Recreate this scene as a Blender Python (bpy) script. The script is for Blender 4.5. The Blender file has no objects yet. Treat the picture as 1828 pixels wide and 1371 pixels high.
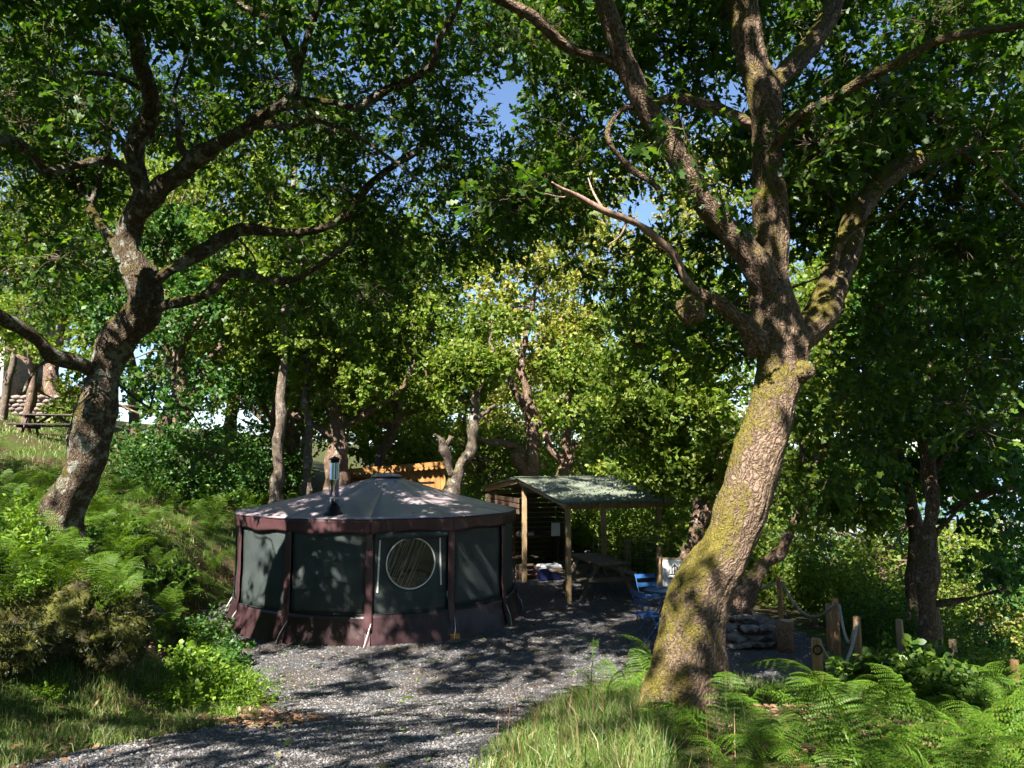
import bpy, bmesh, math, random
import numpy as np
from mathutils import Vector, Matrix, noise, Quaternion

SC = bpy.context.scene
COL = SC.collection
R = math.radians
rng = np.random.default_rng(11)
random.seed(11)

# ------------------------------------------------------------------ camera, sky, sun, exposure
F = 1373.0                      # focal length in photograph pixels (1828 wide)
CAMZ = 2.85                     # camera above the level of the yurt pad
PITCH = math.atan((821 - 685.5) / F)
cam_d = bpy.data.cameras.new('camera')
cam = bpy.data.objects.new('camera', cam_d); COL.objects.link(cam)
cam.location = (0, 0, CAMZ)
cam.rotation_euler = (math.pi / 2 + PITCH, 0, 0)
cam_d.sensor_width = 36.0
cam_d.lens = 36.0 * F / 1828.0
cam_d.clip_start = 0.05; cam_d.clip_end = 20000
SC.camera = cam

SUN_AZ = R(24)                  # sun this far to the left of straight behind the camera
SUN_EL = R(46)
sun_dir = Vector((-math.sin(SUN_AZ) * math.cos(SUN_EL), -math.cos(SUN_AZ) * math.cos(SUN_EL), math.sin(SUN_EL)))
world = bpy.data.worlds.new('World'); SC.world = world; world.use_nodes = True
wn = world.node_tree; wn.nodes.clear()
w_out = wn.nodes.new('ShaderNodeOutputWorld'); w_bg = wn.nodes.new('ShaderNodeBackground'); w_sky = wn.nodes.new('ShaderNodeTexSky')
w_sky.sky_type = 'NISHITA'; w_sky.sun_disc = False
w_sky.sun_elevation = SUN_EL
w_sky.sun_rotation = math.atan2(sun_dir.x, sun_dir.y)
w_sky.altitude = 1800; w_sky.air_density = 1.0; w_sky.dust_density = 0.0; w_sky.ozone_density = 2.6
w_bg.inputs['Strength'].default_value = 0.060
wn.links.new(w_sky.outputs['Color'], w_bg.inputs['Color']); wn.links.new(w_bg.outputs[0], w_out.inputs['Surface'])
sun_l = bpy.data.lights.new('sun', 'SUN'); sun_l.energy = 5.0; sun_l.angle = R(0.53); sun_l.color = (1.0, 0.95, 0.86)
sun_o = bpy.data.objects.new('sun', sun_l); COL.objects.link(sun_o)
sun_o.rotation_euler = sun_dir.to_track_quat('Z', 'Y').to_euler()
sun_o.location = (-10, -12, 20)
vs = SC.view_settings
vs.view_transform = 'Standard'; vs.look = 'None'; vs.gamma = 1.0; vs.use_curve_mapping = False
vs.exposure = 2.1
SC.render.engine = 'CYCLES'
cy = SC.cycles
cy.max_bounces = 3; cy.diffuse_bounces = 1; cy.glossy_bounces = 1; cy.transmission_bounces = 2; cy.transparent_max_bounces = 6
cy.caustics_reflective = False; cy.caustics_refractive = False
cy.use_denoising = True
cy.use_adaptive_sampling = True; cy.adaptive_threshold = 0.03
cy.sample_clamp_indirect = 6.0
cy.use_light_tree = False

# ------------------------------------------------------------------ helpers
CP, SP = math.cos(PITCH), math.sin(PITCH)
def at(px, py, Y):
    """world point seen at photograph pixel (px, py) at distance Y in front of the camera"""
    u = (px - 914) / F; v = (685.5 - py) / F
    d = (u, CP - v * SP, SP + v * CP)
    s = Y / d[1]
    return Vector((d[0] * s, Y, CAMZ + d[2] * s))

def tag(o, label=None, cat=None, group=None, kind=None):
    if label: o['label'] = label
    if cat: o['category'] = cat
    if group: o['group'] = group
    if kind: o['kind'] = kind
    return o

def empty(name, loc=(0, 0, 0), rz=0.0):
    o = bpy.data.objects.new(name, None); COL.objects.link(o)
    o.location = loc; o.rotation_euler = (0, 0, rz); o.empty_display_size = 0.1
    return o

def link_mesh(name, me, parent=None, loc=None, rot=None, scale=None):
    o = bpy.data.objects.new(name, me); COL.objects.link(o)
    if parent is not None: o.parent = parent
    if loc is not None: o.location = loc
    if rot is not None: o.rotation_euler = rot
    if scale is not None: o.scale = scale if hasattr(scale, '__len__') else (scale,) * 3
    return o

def np_mesh(name, V, T, mat, smooth=False, uv=None):
    """mesh from arrays: V (n,3), T (m,k) with k = 3 or 4"""
    V = np.asarray(V, np.float32); T = np.asarray(T, np.int32)
    me = bpy.data.meshes.new(name)
    m, k = T.shape
    me.vertices.add(len(V)); me.vertices.foreach_set('co', V.ravel())
    me.loops.add(m * k); me.loops.foreach_set('vertex_index', T.ravel())
    me.polygons.add(m)
    me.polygons.foreach_set('loop_start', np.arange(0, m * k, k, dtype=np.int32))
    me.polygons.foreach_set('loop_total', np.full(m, k, dtype=np.int32))
    if smooth: me.polygons.foreach_set('use_smooth', np.ones(m, dtype=bool))
    if uv is not None:
        l = me.uv_layers.new(name='UVMap'); l.data.foreach_set('uv', np.asarray(uv, np.float32)[T.ravel()].ravel())
    me.materials.append(mat)
    me.update(calc_edges=True); me.validate()
    return me

class MB:
    """collects boxes, tubes and lathes into one mesh"""
    def __init__(s): s.v = []; s.f = []; s.uv = []
    def add(s, vs_, fs, uvs=None):
        b = len(s.v); s.v.extend([tuple(p) for p in vs_]); s.f.extend([tuple(i + b for i in f) for f in fs])
        s.uv.extend(uvs if uvs is not None else [(0, 0)] * len(vs_))
    def box(s, c, size, rot=None, bev=0.0, jit=0.0):
        hx, hy, hz = size[0] / 2, size[1] / 2, size[2] / 2
        bm = bmesh.new(); bmesh.ops.create_cube(bm, size=1.0)
        for v in bm.verts: v.co = Vector((v.co.x * size[0], v.co.y * size[1], v.co.z * size[2]))
        if bev > 0: bmesh.ops.bevel(bm, geom=list(bm.edges), offset=min(bev, 0.45 * min(size)), segments=1, affect='EDGES', profile=0.5)
        M = rot if rot is not None else Matrix.Identity(3)
        bm.verts.index_update()
        vs_ = []
        for v in bm.verts:
            p = v.co.copy()
            if jit: p += Vector((random.uniform(-jit, jit), random.uniform(-jit, jit), random.uniform(-jit, jit)))
            vs_.append(M @ p + Vector(c))
        s.add(vs_, [[v.index for v in f.verts] for f in bm.faces]); bm.free()
        return s
    def bar(s, a, b, w, h, up=(0, 0, 1), bev=0.004):
        """rectangular bar from a to b; w across, h along up"""
        a = Vector(a); b = Vector(b); x = (b - a); L = x.length; x.normalize()
        y = Vector(up).cross(x)
        if y.length < 1e-5: y = Vector((0, 1, 0)).cross(x)
        y.normalize(); z = x.cross(y)
        M = Matrix((x, y, z)).transposed()
        return s.box((a + b) / 2, (L, w, h), M, bev)
    def tube(s, pts, rad, seg=8, cap=True, disp=None, uvscale=1.0):
        pts = [Vector(p) for p in pts]; n = len(pts)
        if not hasattr(rad, '__len__'): rad = [rad] * n
        t = (pts[1] - pts[0]).normalized()
        ref = Vector((0, 0, 1)) if abs(t.z) < 0.9 else Vector((1, 0, 0))
        x = t.cross(ref).normalized()
        vs_, uv = [], []; L = 0.0
        for i, p in enumerate(pts):
            if i: L += (p - pts[i - 1]).length
            tt = (pts[min(i + 1, n - 1)] - pts[max(i - 1, 0)])
            if tt.length < 1e-9: tt = t
            tt.normalize()
            x = (x - tt * x.dot(tt))
            if x.length < 1e-6: x = tt.orthogonal()
            x.normalize(); y = tt.cross(x)
            for k in range(seg):
                a = 2 * math.pi * k / seg
                d = x * math.cos(a) + y * math.sin(a)
                r = rad[i]
                q = p + d * r
                if disp: q = q + d * disp(q, r, L, a)
                vs_.append(q); uv.append((a * r * uvscale, L * uvscale))
        fs = [(i * seg + k, i * seg + (k + 1) % seg, (i + 1) * seg + (k + 1) % seg, (i + 1) * seg + k) for i in range(n - 1) for k in range(seg)]
        if cap:
            fs.append(tuple(range(seg - 1, -1, -1))); fs.append(tuple(range((n - 1) * seg, n * seg)))
        s.add(vs_, fs, uv); return s
    def cyl(s, a, b, r, seg=12, r2=None): return s.tube([a, b], [r, r if r2 is None else r2], seg)
    def lathe(s, prof, c=(0, 0, 0), seg=24, closed=False):
        vs_ = []; n = len(prof)
        for (r, z) in prof:
            for k in range(seg):
                a = 2 * math.pi * k / seg
                vs_.append((c[0] + r * math.cos(a), c[1] + r * math.sin(a), c[2] + z))
        fs = [(i * seg + k, i * seg + (k + 1) % seg, (i + 1) * seg + (k + 1) % seg, (i + 1) * seg + k) for i in range(n - 1) for k in range(seg)]
        fs.append(tuple(range(seg - 1, -1, -1))); fs.append(tuple(range((n - 1) * seg, n * seg)))
        s.add(vs_, fs); return s
    def mesh(s, name, mat, smooth=False):
        me = bpy.data.meshes.new(name); me.from_pydata(s.v, [], s.f)
        l = me.uv_layers.new(name='UVMap')
        idx = np.empty(len(me.loops), np.int32); me.loops.foreach_get('vertex_index', idx)
        l.data.foreach_set('uv', np.asarray(s.uv, np.float32)[idx].ravel())
        if smooth: me.polygons.foreach_set('use_smooth', np.ones(len(me.polygons), dtype=bool))
        me.materials.append(mat); me.update()
        return me
    def build(s, name, mat, parent=None, smooth=False): return link_mesh(name, s.mesh(name, mat, smooth), parent)

def copy_tree(o, parent=None):
    c = o.copy(); COL.objects.link(c); c.parent = parent
    for ch in list(o.children): copy_tree(ch, c)
    return c

ORD = ['first', 'second', 'third', 'fourth', 'fifth', 'sixth', 'seventh', 'eighth', 'ninth', 'tenth', 'eleventh', 'twelfth', 'thirteenth', 'fourteenth']
def from_left(objs, text, tail=''):
    """labels that tell look-alikes apart by their order from the left of the photograph"""
    for i, o in enumerate(sorted(objs, key=lambda q: q.location.x / max(q.location.y, 0.1))):
        o['label'] = text + (', leftmost' if i == 0 else ', rightmost' if i == len(objs) - 1 else ', %s from the left' % ORD[i]) + tail
def rows_from_left(objs, text):
    rows = 1 if len(objs) <= 14 else 2 if len(objs) <= 28 else 3 if len(objs) <= 42 else 4
    near = sorted(objs, key=lambda q: q.location.y); n = -(-len(near) // rows)
    nm = {1: [''], 2: [', front row', ', back row'], 3: [', front row', ', middle row', ', back row'], 4: [', front row', ', second row', ', third row', ', back row']}[rows]
    for k in range(rows): from_left(near[k * n:(k + 1) * n], text + nm[k])
def smooth01(t):
    t = min(1.0, max(0.0, t)); return t * t * (3 - 2 * t)
def interp(x, xs, ys): return float(np.interp(x, xs, ys))

def catmull(P, n):
    """smooth resample of rows (any dimension) with n points for each span"""
    P = np.asarray(P, float); out = []
    Q = np.vstack([2 * P[0] - P[1], P, 2 * P[-1] - P[-2]])
    for i in range(1, len(Q) - 2):
        for k in range(n):
            t = k / n
            out.append(0.5 * ((2 * Q[i]) + (Q[i + 1] - Q[i - 1]) * t + (2 * Q[i - 1] - 5 * Q[i] + 4 * Q[i + 1] - Q[i + 2]) * t * t + (-Q[i - 1] + 3 * Q[i] - 3 * Q[i + 1] + Q[i + 2]) * t ** 3))
    out.append(P[-1]); return np.array(out)

# ------------------------------------------------------------------ materials
class N:
    def __init__(s, name):
        s.m = bpy.data.materials.new(name); s.m.use_nodes = True; s.t = s.m.node_tree; s.t.nodes.clear()
        s.out = s.t.nodes.new('ShaderNodeOutputMaterial')
    def n(s, typ, **kw):
        nd = s.t.nodes.new('ShaderNode' + typ)
        for k, v in kw.items(): setattr(nd, k, v)
        return nd
    def l(s, a, b): s.t.links.new(a, b)
    def coord(s, kind='Object', scale=None):
        c = s.n('TexCoord').outputs[kind]
        if scale is None: return c
        m = s.n('Mapping'); m.inputs['Scale'].default_value = scale; s.l(c, m.inputs[0]); return m.outputs[0]
    def noise(s, vec, scale, detail=4, rough=0.55, dist=0.0):
        t = s.n('TexNoise'); t.inputs['Scale'].default_value = scale; t.inputs['Detail'].default_value = detail
        t.inputs['Roughness'].default_value = rough; t.inputs['Distortion'].default_value = dist
        if vec is not None: s.l(vec, t.inputs['Vector'])
        return t.outputs['Fac']
    def vor(s, vec, scale, feature='F1', out='Distance', rnd=1.0):
        t = s.n('TexVoronoi', feature=feature); t.inputs['Scale'].default_value = scale; t.inputs['Randomness'].default_value = rnd
        if vec is not None: s.l(vec, t.inputs['Vector'])
        return t.outputs[out]
    def ramp(s, fac, stops, interp_='LINEAR'):
        r = s.n('ValToRGB'); cr = r.color_ramp; cr.interpolation = interp_
        while len(cr.elements) < len(stops): cr.elements.new(0.5)
        for e, (p, c) in zip(cr.elements, stops):
            e.position = p; e.color = (c, c, c, 1) if not hasattr(c, '__len__') else (c[0], c[1], c[2], 1)
        s.l(fac, r.inputs[0]); return r.outputs[0]
    def mix(s, fac, a, b, typ='MIX'):
        m = s.n('MixRGB', blend_type=typ)
        for k, val in enumerate((fac, a, b)):
            sock = m.inputs[k]
            if hasattr(val, 'node'): s.l(val, sock)
            elif hasattr(val, '__len__'): sock.default_value = (val[0], val[1], val[2], 1)
            else: sock.default_value = val if k == 0 else (val, val, val, 1)
        return m.outputs[0]
    def math(s, op, a, b=None):
        m = s.n('Math', operation=op)
        for sock, val in ((m.inputs[0], a), (m.inputs[1], b)):
            if val is None: continue
            if hasattr(val, 'node'): s.l(val, sock)
            else: sock.default_value = val
        return m.outputs[0]
    def bump(s, h, strength=0.5, dist=0.01, prev=None):
        b = s.n('Bump'); b.inputs['Strength'].default_value = strength; b.inputs['Distance'].default_value = dist
        s.l(h, b.inputs['Height'])
        if prev is not None: s.l(prev, b.inputs['Normal'])
        return b.outputs[0]
    def done(s, col, rough=0.8, normal=None, metal=0.0, spec=0.3, sheen=0.0):
        p = s.n('BsdfPrincipled')
        if hasattr(col, 'node'): s.l(col, p.inputs['Base Color'])
        else: p.inputs['Base Color'].default_value = (*col, 1)
        if hasattr(rough, 'node'): s.l(rough, p.inputs['Roughness'])
        else: p.inputs['Roughness'].default_value = rough
        p.inputs['Metallic'].default_value = metal; p.inputs['Specular IOR Level'].default_value = spec
        if sheen: p.inputs['Sheen Weight'].default_value = sheen
        if normal is not None: s.l(normal, p.inputs['Normal'])
        s.l(p.outputs[0], s.out.inputs[0]); return s.m

def leaf_mat(name, stops, trans=0.35, tmul=(1.7, 1.9, 0.6), gloss=0.03, rough=0.5):
    m = N(name)
    g = m.n('NewGeometry'); col = m.ramp(g.outputs['Random Per Island'], stops)
    big = m.noise(m.coord('Object'), 0.9, 2)
    col = m.mix(0.5, col, m.ramp(big, [(0.3, 0.62), (0.7, 1.25)]), 'MULTIPLY')
    d = m.n('BsdfDiffuse'); m.l(col, d.inputs[0])
    t = m.n('BsdfTranslucent'); m.l(m.mix(1.0, col, tmul, 'MULTIPLY'), t.inputs[0])
    mx = m.n('MixShader'); mx.inputs[0].default_value = trans; m.l(d.outputs[0], mx.inputs[1]); m.l(t.outputs[0], mx.inputs[2])
    gl = m.n('BsdfGlossy'); gl.inputs['Roughness'].default_value = rough; gl.inputs[0].default_value = (1, 1, 1, 1)
    m2 = m.n('MixShader'); m2.inputs[0].default_value = gloss; m.l(mx.outputs[0], m2.inputs[1]); m.l(gl.outputs[0], m2.inputs[2])
    m.l(m2.outputs[0], m.out.inputs[0]); return m.m

def bark_mat(name, dark, light, moss=None, moss_amt=0.5, lichen=None, lichen_amt=0.45, fis=(9.0, 3.0), bd=0.02):
    m = N(name); oc = m.coord('Object'); uv = m.coord('UV', (1, 0.24, 1))
    w = m.noise(oc, 5.0, 3)
    tn = m.n('TexNoise'); tn.inputs['Scale'].default_value = 9.0; tn.inputs['Detail'].default_value = 4; m.l(oc, tn.inputs['Vector']); uvw = m.mix(0.10, uv, tn.outputs['Color'])
    v = m.vor(uvw, fis[0] * 4.6, 'DISTANCE_TO_EDGE')
    fn = m.noise(oc, 38, 6, 0.65)
    fine = m.noise(oc, 120, 4, 0.6)
    h = m.math('ADD', m.ramp(v, [(0.0, 0.0), (0.22, 0.85), (1.0, 1.0)]), m.math('MULTIPLY', fn, 1.3))
    col = m.mix(m.ramp(fn, [(0.34, 0.0), (0.68, 1.0)]), dark, light)
    col = m.mix(m.ramp(v, [(0.0, 0.65), (0.15, 0.0)]), col, tuple(c * 0.4 for c in dark))
    if lichen:
        lm = m.ramp(m.noise(oc, 6.5, 6, 0.7), [(1 - lichen_amt, 0.0), (1 - lichen_amt + 0.07, 1.0)])
        col = m.mix(m.math('MULTIPLY', lm, 0.85), col, lichen)
    if moss:
        g = m.n('NewGeometry'); sx = m.n('SeparateXYZ'); m.l(g.outputs['Normal'], sx.inputs[0])
        side = m.math('ADD', m.math('MULTIPLY', sx.outputs[0], -0.085), m.math('MULTIPLY', sx.outputs[2], 0.20))
        mm = m.math('ADD', m.noise(oc, 3.6, 7, 0.72), side)
        mm = m.math('ADD', mm, m.math('MULTIPLY', m.math('SUBTRACT', fn, 0.5), 0.45))
        mk = m.ramp(mm, [(1 - moss_amt, 0.0), (1 - moss_amt + 0.14, 1.0)])
        mc = m.mix(m.ramp(fine, [(0.3, 0.0), (0.7, 1.0)]), tuple(c * 0.55 for c in moss), moss)
        col = m.mix(mk, col, mc)
        h = m.math('ADD', h, m.math('MULTIPLY', m.math('MULTIPLY', mk, fine), 1.1))
    nb = m.bump(h, 0.9, bd * 0.85)
    nb = m.bump(fine, 0.5, bd * 0.3, nb)
    return m.done(col, 0.92, nb, spec=0.12)

def wood_mat(name, dark, light, scale=(2, 30, 30), rough=0.75, knots=True, spec=0.2):
    m = N(name); oc = m.coord('Object', scale); o2 = m.coord('Object')
    g = m.noise(oc, 2.0, 5, 0.6, 0.6)
    info = m.n('ObjectInfo').outputs['Random']
    col = m.mix(m.ramp(g, [(0.3, 0.0), (0.7, 1.0)]), dark, light)
    col = m.mix(0.8, col, m.ramp(info, [(0.0, 0.72), (1.0, 1.2)]), 'MULTIPLY')
    st = m.noise(o2, 4.0, 4)
    col = m.mix(0.6, col, m.ramp(st, [(0.3, 0.65), (0.65, 1.1)]), 'MULTIPLY')
    return m.done(col, rough, m.bump(g, 0.35, 0.004), spec=spec)

M = {}
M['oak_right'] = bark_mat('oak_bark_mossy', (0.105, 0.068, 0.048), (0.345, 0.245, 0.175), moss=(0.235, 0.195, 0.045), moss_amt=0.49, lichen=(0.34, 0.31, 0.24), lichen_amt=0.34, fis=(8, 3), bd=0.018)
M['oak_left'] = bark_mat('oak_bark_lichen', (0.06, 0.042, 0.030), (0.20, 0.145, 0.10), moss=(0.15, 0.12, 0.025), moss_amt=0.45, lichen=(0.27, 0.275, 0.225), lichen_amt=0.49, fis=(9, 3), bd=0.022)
M['bark_far'] = bark_mat('bark_reddish', (0.10, 0.062, 0.045), (0.34, 0.23, 0.17), moss=(0.20, 0.17, 0.05), moss_amt=0.40, lichen=(0.42, 0.38, 0.32), lichen_amt=0.42, fis=(6, 2), bd=0.02)
M['bark_pale'] = bark_mat('bark_pale', (0.09, 0.066, 0.05), (0.26, 0.205, 0.16), moss=(0.22, 0.20, 0.05), moss_amt=0.40, lichen=(0.34, 0.31, 0.26), lichen_amt=0.45, fis=(7, 3), bd=0.012)
M['twig'] = N('twig_bark').done((0.10, 0.075, 0.055), 0.9, spec=0.1)
M['deadwood'] = wood_mat('dead_wood', (0.16, 0.09, 0.065), (0.42, 0.29, 0.23), (25, 25, 3))
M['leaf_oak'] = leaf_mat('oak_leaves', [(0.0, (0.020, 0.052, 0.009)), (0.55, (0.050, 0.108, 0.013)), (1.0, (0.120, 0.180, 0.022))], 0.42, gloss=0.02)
M['leaf_far'] = leaf_mat('far_oak_leaves', [(0.0, (0.055, 0.105, 0.012)), (0.5, (0.115, 0.170, 0.022)), (1.0, (0.220, 0.245, 0.045))], 0.36, gloss=0.012)  # background leaves, lighter than leaf_oak: some sunlight is put into the colour
M['leaf_sunlit'] = leaf_mat('sunlit_oak_leaves', [(0.0, (0.12, 0.16, 0.022)), (0.5, (0.22, 0.24, 0.045)), (0.85, (0.31, 0.28, 0.075)), (1.0, (0.34, 0.23, 0.09))], 0.34, gloss=0.012)  # yellow of sunlit crowns painted into the leaf colour
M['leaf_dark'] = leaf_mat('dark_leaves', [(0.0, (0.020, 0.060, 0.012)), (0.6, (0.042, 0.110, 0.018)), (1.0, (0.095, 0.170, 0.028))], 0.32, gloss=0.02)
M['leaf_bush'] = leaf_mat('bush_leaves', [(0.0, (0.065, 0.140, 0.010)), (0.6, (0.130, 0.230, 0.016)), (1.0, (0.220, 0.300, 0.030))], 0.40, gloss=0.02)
M['leaf_copper'] = leaf_mat('copper_leaves', [(0.0, (0.16, 0.07, 0.04)), (0.6, (0.28, 0.15, 0.10)), (1.0, (0.20, 0.19, 0.06))], 0.25)
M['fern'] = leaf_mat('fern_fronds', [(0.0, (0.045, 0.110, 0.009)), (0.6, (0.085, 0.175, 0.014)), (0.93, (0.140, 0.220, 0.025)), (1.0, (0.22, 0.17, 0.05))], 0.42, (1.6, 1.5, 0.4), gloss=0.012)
M['grass'] = leaf_mat('grass_blades', [(0.0, (0.060, 0.130, 0.018)), (0.6, (0.130, 0.205, 0.035)), (0.85, (0.25, 0.25, 0.09)), (1.0, (0.40, 0.33, 0.17))], 0.35, (1.4, 1.5, 0.7))
M['moss'] = leaf_mat('moss_tufts', [(0.0, (0.014, 0.022, 0.004)), (0.6, (0.036, 0.044, 0.007)), (1.0, (0.11, 0.10, 0.018))], 0.25)
M['litter'] = leaf_mat('dead_leaves', [(0.0, (0.10, 0.045, 0.022)), (0.6, (0.22, 0.12, 0.065)), (1.0, (0.36, 0.25, 0.16))], 0.1, (1.2, 1.1, 0.8))

def ground_mat():
    m = N('woodland_soil'); oc = m.coord('Object')
    a = m.noise(oc, 1.1, 5, 0.6); b = m.noise(oc, 14, 5, 0.7); c = m.noise(oc, 60, 4, 0.6)
    soil = m.mix(m.ramp(b, [(0.35, 0.0), (0.7, 1.0)]), (0.035, 0.024, 0.014), (0.13, 0.085, 0.05))
    green = m.mix(m.ramp(c, [(0.3, 0.0), (0.7, 1.0)]), (0.025, 0.050, 0.010), (0.085, 0.115, 0.022))
    col = m.mix(m.ramp(a, [(0.42, 0.0), (0.56, 1.0)]), soil, green)
    ya = m.n('SeparateXYZ'); m.l(oc, ya.inputs[0])
    far = m.ramp(m.math('MULTIPLY', ya.outputs[1], 0.001), [(0.30, 0.0), (0.42, 1.0)])
    fld = m.noise(oc, 0.004, 3)
    col = m.mix(far, col, m.mix(m.ramp(fld, [(0.42, 0.0), (0.5, 1.0)]), (0.07, 0.11, 0.05), (0.19, 0.18, 0.15)))
    return m.done(col, 0.95, m.bump(m.math('ADD', b, c), 0.8, 0.03), spec=0.1)
M['ground'] = ground_mat()

def gravel_mat():
    m = N('slate_gravel'); oc = m.coord('Object')
    v = m.vor(oc, 56.0, 'F1', 'Color'); d = m.vor(oc, 56.0, 'DISTANCE_TO_EDGE')
    sp = m.n('SeparateColor'); m.l(v, sp.inputs[0])
    col = m.ramp(sp.outputs[0], [(0.0, (0.09, 0.09, 0.10)), (0.6, (0.18, 0.173, 0.175)), (1.0, (0.31, 0.29, 0.28))])
    col = m.mix(m.ramp(d, [(0.0, 1.0), (0.12, 0.0)]), col, (0.035, 0.034, 0.036))
    pt = m.noise(oc, 1.3, 4, 0.6)
    col = m.mix(m.ramp(pt, [(0.46, 0.0), (0.66, 0.75)]), col, (0.135, 0.10, 0.07))
    h = m.math('ADD', m.ramp(d, [(0.0, 0.0), (0.3, 1.0)]), sp.outputs[1])
    return m.done(col, 0.85, m.bump(h, 1.0, 0.02), spec=0.25)
M['gravel'] = gravel_mat()
def chip_mat():
    m = N('slate_chips'); g = m.n('NewGeometry')
    col = m.ramp(g.outputs['Random Per Island'], [(0.0, (0.085, 0.085, 0.094)), (0.55, (0.17, 0.162, 0.162)), (0.9, (0.26, 0.243, 0.235)), (1.0, (0.25, 0.20, 0.15))])
    return m.done(col, 0.7, spec=0.3)
M['chips'] = chip_mat()
def stone_mat(name, a, b, mossy=0.0):
    m = N(name); oc = m.coord('Object'); n1 = m.noise(oc, 7, 6, 0.65); n2 = m.noise(oc, 45, 4)
    col = m.mix(m.ramp(n1, [(0.35, 0.0), (0.65, 1.0)]), a, b)
    info = m.n('ObjectInfo').outputs['Random']
    col = m.mix(0.8, col, m.ramp(info, [(0.0, 0.6), (1.0, 1.3)]), 'MULTIPLY')
    if mossy: col = m.mix(m.ramp(m.noise(oc, 3.5, 4), [(1 - mossy, 0.0), (1 - mossy + .1, 1.0)]), col, (0.10, 0.10, 0.02))
    return m.done(col, 0.85, m.bump(m.math('ADD', n1, m.math('MULTIPLY', n2, 0.4)), 0.8, 0.02), spec=0.25)
M['stone'] = stone_mat('slate_stone', (0.09, 0.07, 0.065), (0.28, 0.22, 0.19))
M['boulder'] = stone_mat('mossy_rock', (0.035, 0.028, 0.014), (0.075, 0.06, 0.025), 0.6)
M['white_stone'] = stone_mat('whitewashed_stone', (0.42, 0.38, 0.40), (0.72, 0.68, 0.68))
M['slate_roof'] = stone_mat('slate_roof', (0.07, 0.07, 0.08), (0.16, 0.16, 0.18))

def fabric(name, c, c2, rough=0.55, spec=0.35, wr=0.4, stain=0.4, fine=900):
    m = N(name); oc = m.coord('Object'); n1 = m.noise(oc, 3.0, 5, 0.6); n2 = m.noise(oc, 22, 4)
    weave = m.noise(m.coord('Object'), fine, 1)
    col = m.mix(m.ramp(n1, [(0.3, 0.0), (0.7, 1.0)]), c, c2)
    col = m.mix(stain, col, m.ramp(n2, [(0.3, 0.7), (0.6, 1.08)]), 'MULTIPLY')
    h = m.noise(m.coord('Object', (1, 1, 0.5)), 5.0, 3, 0.5, 0.8)
    return m.done(col, rough, m.bump(weave, 0.15, 0.001, m.bump(h, wr, 0.03)), spec=spec)
M['roof_fabric'] = fabric('yurt_roof_canvas', (0.235, 0.19, 0.205), (0.30, 0.245, 0.26), 0.34, 0.8, 0.12)  # faded maroon cloth with grey sky sheen mixed into its colour
M['maroon'] = fabric('maroon_pvc', (0.052, 0.023, 0.026), (0.082, 0.038, 0.040), 0.42, 0.4, 0.35)
M['green'] = fabric('green_canvas', (0.032, 0.040, 0.038), (0.058, 0.069, 0.066), 0.5, 0.2, 0.18, 0.25)
M['skirt'] = fabric('skirt_pvc', (0.028, 0.015, 0.017), (0.05, 0.026, 0.027), 0.36, 0.4, 0.6)
M['white_cord'] = fabric('white_webbing', (0.68, 0.66, 0.60), (0.80, 0.78, 0.72), 0.7, 0.2, 0.1, 0.3)
M['canvas_white'] = fabric('white_canvas', (0.62, 0.60, 0.55), (0.74, 0.72, 0.67), 0.8, 0.1, 0.2, 0.3)
M['print_dark'] = N('black_print').done((0.03, 0.03, 0.035), 0.8)
M['print_red'] = N('red_print').done((0.45, 0.06, 0.05), 0.8)
def rope_mat():
    m = N('rope_strands'); uv = m.coord('UV')
    w = m.n('TexWave', wave_type='BANDS', bands_direction='DIAGONAL'); w.inputs['Scale'].default_value = 22; m.l(uv, w.inputs[0])
    n1 = m.noise(m.coord('Object'), 30, 3)
    col = m.mix(m.ramp(w.outputs[1], [(0.1, 0.0), (0.6, 1.0)]), (0.16, 0.13, 0.10), (0.56, 0.51, 0.43))
    col = m.mix(0.4, col, m.ramp(n1, [(0.3, 0.6), (0.7, 1.1)]), 'MULTIPLY')
    return m.done(col, 0.9, m.bump(w.outputs[1], 0.8, 0.008), spec=0.1)
M['rope'] = rope_mat()
def pane_mat():
    m = N('clear_vinyl'); oc = m.coord('Object')
    h = m.noise(m.coord('Object', (9, 9, 1.6)), 3.0, 3, 0.6, 1.5)
    nb = m.bump(h, 0.6, 0.02)
    g = m.n('BsdfGlossy'); g.inputs['Roughness'].default_value = 0.06; g.inputs[0].default_value = (0.9, 0.9, 0.9, 1); m.l(nb, g.inputs['Normal'])
    t = m.n('BsdfTransparent'); t.inputs[0].default_value = (0.80, 0.82, 0.82, 1)
    mx = m.n('MixShader'); mx.inputs[0].default_value = 0.09; m.l(t.outputs[0], mx.inputs[1]); m.l(g.outputs[0], mx.inputs[2]); m.l(mx.outputs[0], m.out.inputs[0])
    return m.m
M['pane'] = pane_mat()
M['steel'] = N('stainless_steel').done((0.62, 0.60, 0.57), 0.16, metal=1.0)
M['black_metal'] = N('black_metal').done((0.02, 0.02, 0.022), 0.4, metal=0.6)
M['dull_steel'] = N('galvanised_steel').done((0.45, 0.46, 0.47), 0.4, metal=0.9)
M['blue_paint'] = N('blue_metal_paint').done((0.018, 0.07, 0.20), 0.42, spec=0.5)
M['cool_blue'] = N('blue_plastic').done((0.014, 0.02, 0.10), 0.4, spec=0.5)
M['white_plastic'] = N('white_plastic').done((0.74, 0.74, 0.74), 0.4, spec=0.4)
M['red_cloth'] = fabric('red_cloth', (0.40, 0.10, 0.06), (0.5, 0.16, 0.09), 0.9, 0.1)
M['teal_cloth'] = fabric('teal_cloth', (0.03, 0.12, 0.13), (0.05, 0.18, 0.18), 0.9, 0.1)
M['post'] = wood_mat('treated_post', (0.22, 0.145, 0.075), (0.42, 0.30, 0.17), (26, 26, 2))
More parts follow.
